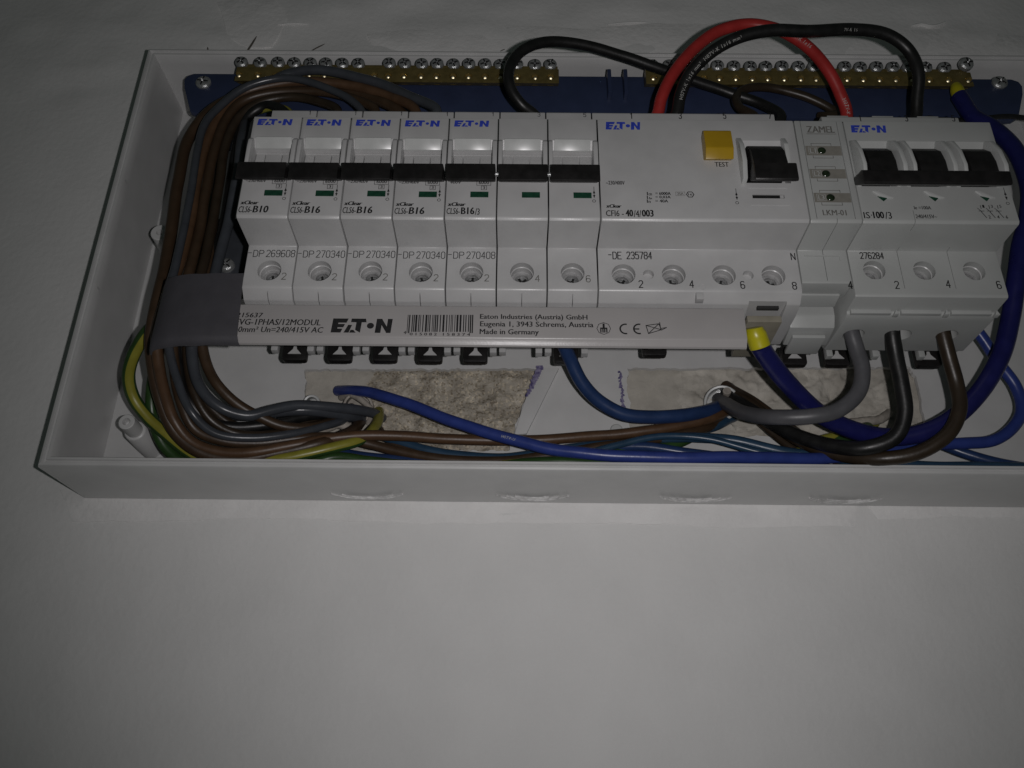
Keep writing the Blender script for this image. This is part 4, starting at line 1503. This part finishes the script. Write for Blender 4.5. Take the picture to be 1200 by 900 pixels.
wire('earth_wire', 'yellow and green wire lying along the rim at bottom centre', YG, 1.9,
     [(560, 549, -15), (620, 542, -11), (690, 541.5, -8), (760, 541.5, -7), (830, 543.5, -9), (880, 544, -12), (912, 536, -16), (945, 527, -20), (985, 515, -25), (1025, 510, -35)], GW, stripe=st, twist=.12)
wire('earth_wire', 'green wire tucked beneath the bright blue wire at bottom centre', YG, 1.9,
     [(610, 548, -20), (660, 541, -19), (720, 530, -20), (780, 524, -22), (820, 508, -27), (856, 480, -35)], GW, stripe=lambda i, n: i in (5, 6))
wire('earth_wire', 'yellow and green wire passing behind the navy blue wire', YG, 1.9,
     [(898, 553, -17), (918, 544, -18), (940, 526, -21), (962, 515, -22), (985, 509, -24), (1008, 502, -28), (1026, 496, -36)], GW, stripe=st, twist=.2)

wire('brown_wire', 'thin brown wire bridging the two conduits behind the bright blue wire', M['brown'], 1.7,
     [(436, 488, -35), (452, 512, -27), (500, 534, -24), (570, 543, -23), (640, 541, -23), (710, 528, -24), (780, 514, -26), (838, 496, -29), (858, 482, -36)], GW)
wire('blue_wire', 'thin dull blue wire dipping to the rim below the centre', M['steelblue'], 1.6,
     [(470, 548, -20), (530, 543, -20), (600, 541, -21), (660, 535, -22), (730, 529, -22), (800, 533, -20), (880, 545, -18), (940, 551, -17)], GW)
wire('earth_wire', 'yellow and green wire slanting behind the thick black wire', YG, 1.7,
     [(862, 473, -36), (885, 490, -28), (915, 503, -25), (948, 519, -23), (985, 530, -21), (1030, 545, -18), (1060, 553, -17)], GW, stripe=st, twist=.15)
wire('brown_wire', 'thin brown wire fanning low from the right conduit to rim', M['dbrown'], 1.7,
     [(856, 470, -36), (880, 486, -27), (912, 512, -23), (945, 533, -19), (985, 547, -16), (1030, 553, -15)], GW)
wire('brown_wire', 'thin brown wire crossing under the tape towards the left conduit', M['dbrown'], 1.7,
     [(228, 392, 14), (226, 430, 8), (240, 468, 0), (268, 495, -8), (310, 507, -14), (360, 494, -20), (404, 484, -33)], GW)

wire('grey_wire', 'thin slate wire threaded loosely between the brown ones on the left', M['slate'], 1.6,
     [('w', 30, 22, 42), (425, 132, 24), (385, 104, 22), (340, 91, 21), (296, 99, 21), (262, 120, 21), (238, 150, 23), (228, 200, 25), (217, 260, 27), (206, 310, 29), (196, 350, 31), (196, 395, 28), (206, 440, 16), (224, 482, 4), (252, 507, -1), (295, 513, -5), (345, 508, -10), (390, 497, -18), (420, 488, -34)], GW)
wire('teal_wire', 'thin teal wire rising over the brown ones right of the centre', M['teal'], 1.4,
     [(600, 549, -14), (660, 540, -15), (720, 522, -16), (780, 511, -17), (830, 514, -16), (890, 530, -14), (950, 545, -12), (1000, 552, -11)], GW)

# --- conduits and cut sheaths in the broken plaster
def sleeve(label, px, py, r, tilt, m, rot=0.0):
    c = Vector(at(px, py, -31.5))
    ax = Vector((tilt[0], 1, tilt[1]))
    bm = lathe(B(), c, ax, [(-5, r), (2.2, r), (2.5, r - .3), (2.4, r - 1.0), (-4, r - 1.1), (-4, .05)], n=26, cap0=False, cap1=False)
    o = obj('conduit_end', bm, m, smooth=40)
    tag(o, label, 'conduit')


sleeve('small pale conduit end in the plaster left of the wires', 366, 473, 3.5, (.1, -.3), M['clear'])
sleeve('dark-rimmed conduit end where the bright blue wire comes out', 420, 478, 6.4, (.1, -.35), M['sheath'])
sleeve('white conduit end where the three thick wires enter the plaster', 846, 473, 7.4, (-.25, -.25), M['clear'])
for label, pts, r in (('stub of cut grey cable sheath among the left-hand wires', [(360, 505, -24), (378, 503, -22), (398, 497, -24), (420, 508, -26)], 2.0),
                      ('ragged grey cable sheath over the left conduit', [(400, 466, -34), (412, 463, -28), (425, 470, -26), (436, 482, -29), (432, 496, -34)], 1.3),
                      ('pale cut cable core standing in the right-hand conduit', [(850, 470, -34), (851, 464, -29), (852, 458, -25)], 1.7),
                      ('old grey cable buried in the plaster behind the black wire', [(985, 497, -35), (1010, 494, -32), (1030, 492, -32), (1042, 484, -36)], 1.9)):
    P = spline([at(*q) for q in pts], 6)
    o = obj('cable_sheath', tube(B(), P, r, n=10, taper=lambda t: 1 + .18 * noise.noise((t * 9, r, 0))), M['sheath'], smooth=60)
    tag(o, label, 'cable sheath')
bm = lathe(B(), at(722, 506, -33.2), (0, 1, 0), [(-.5, 2.6), (2.0, 2.6), (2.3, 2.2), (2.3, .1)], n=18)
o = obj('plastic_plug', bm, M['clear'])
tag(o, 'small white plastic plug under the steel blue wire', 'plug')
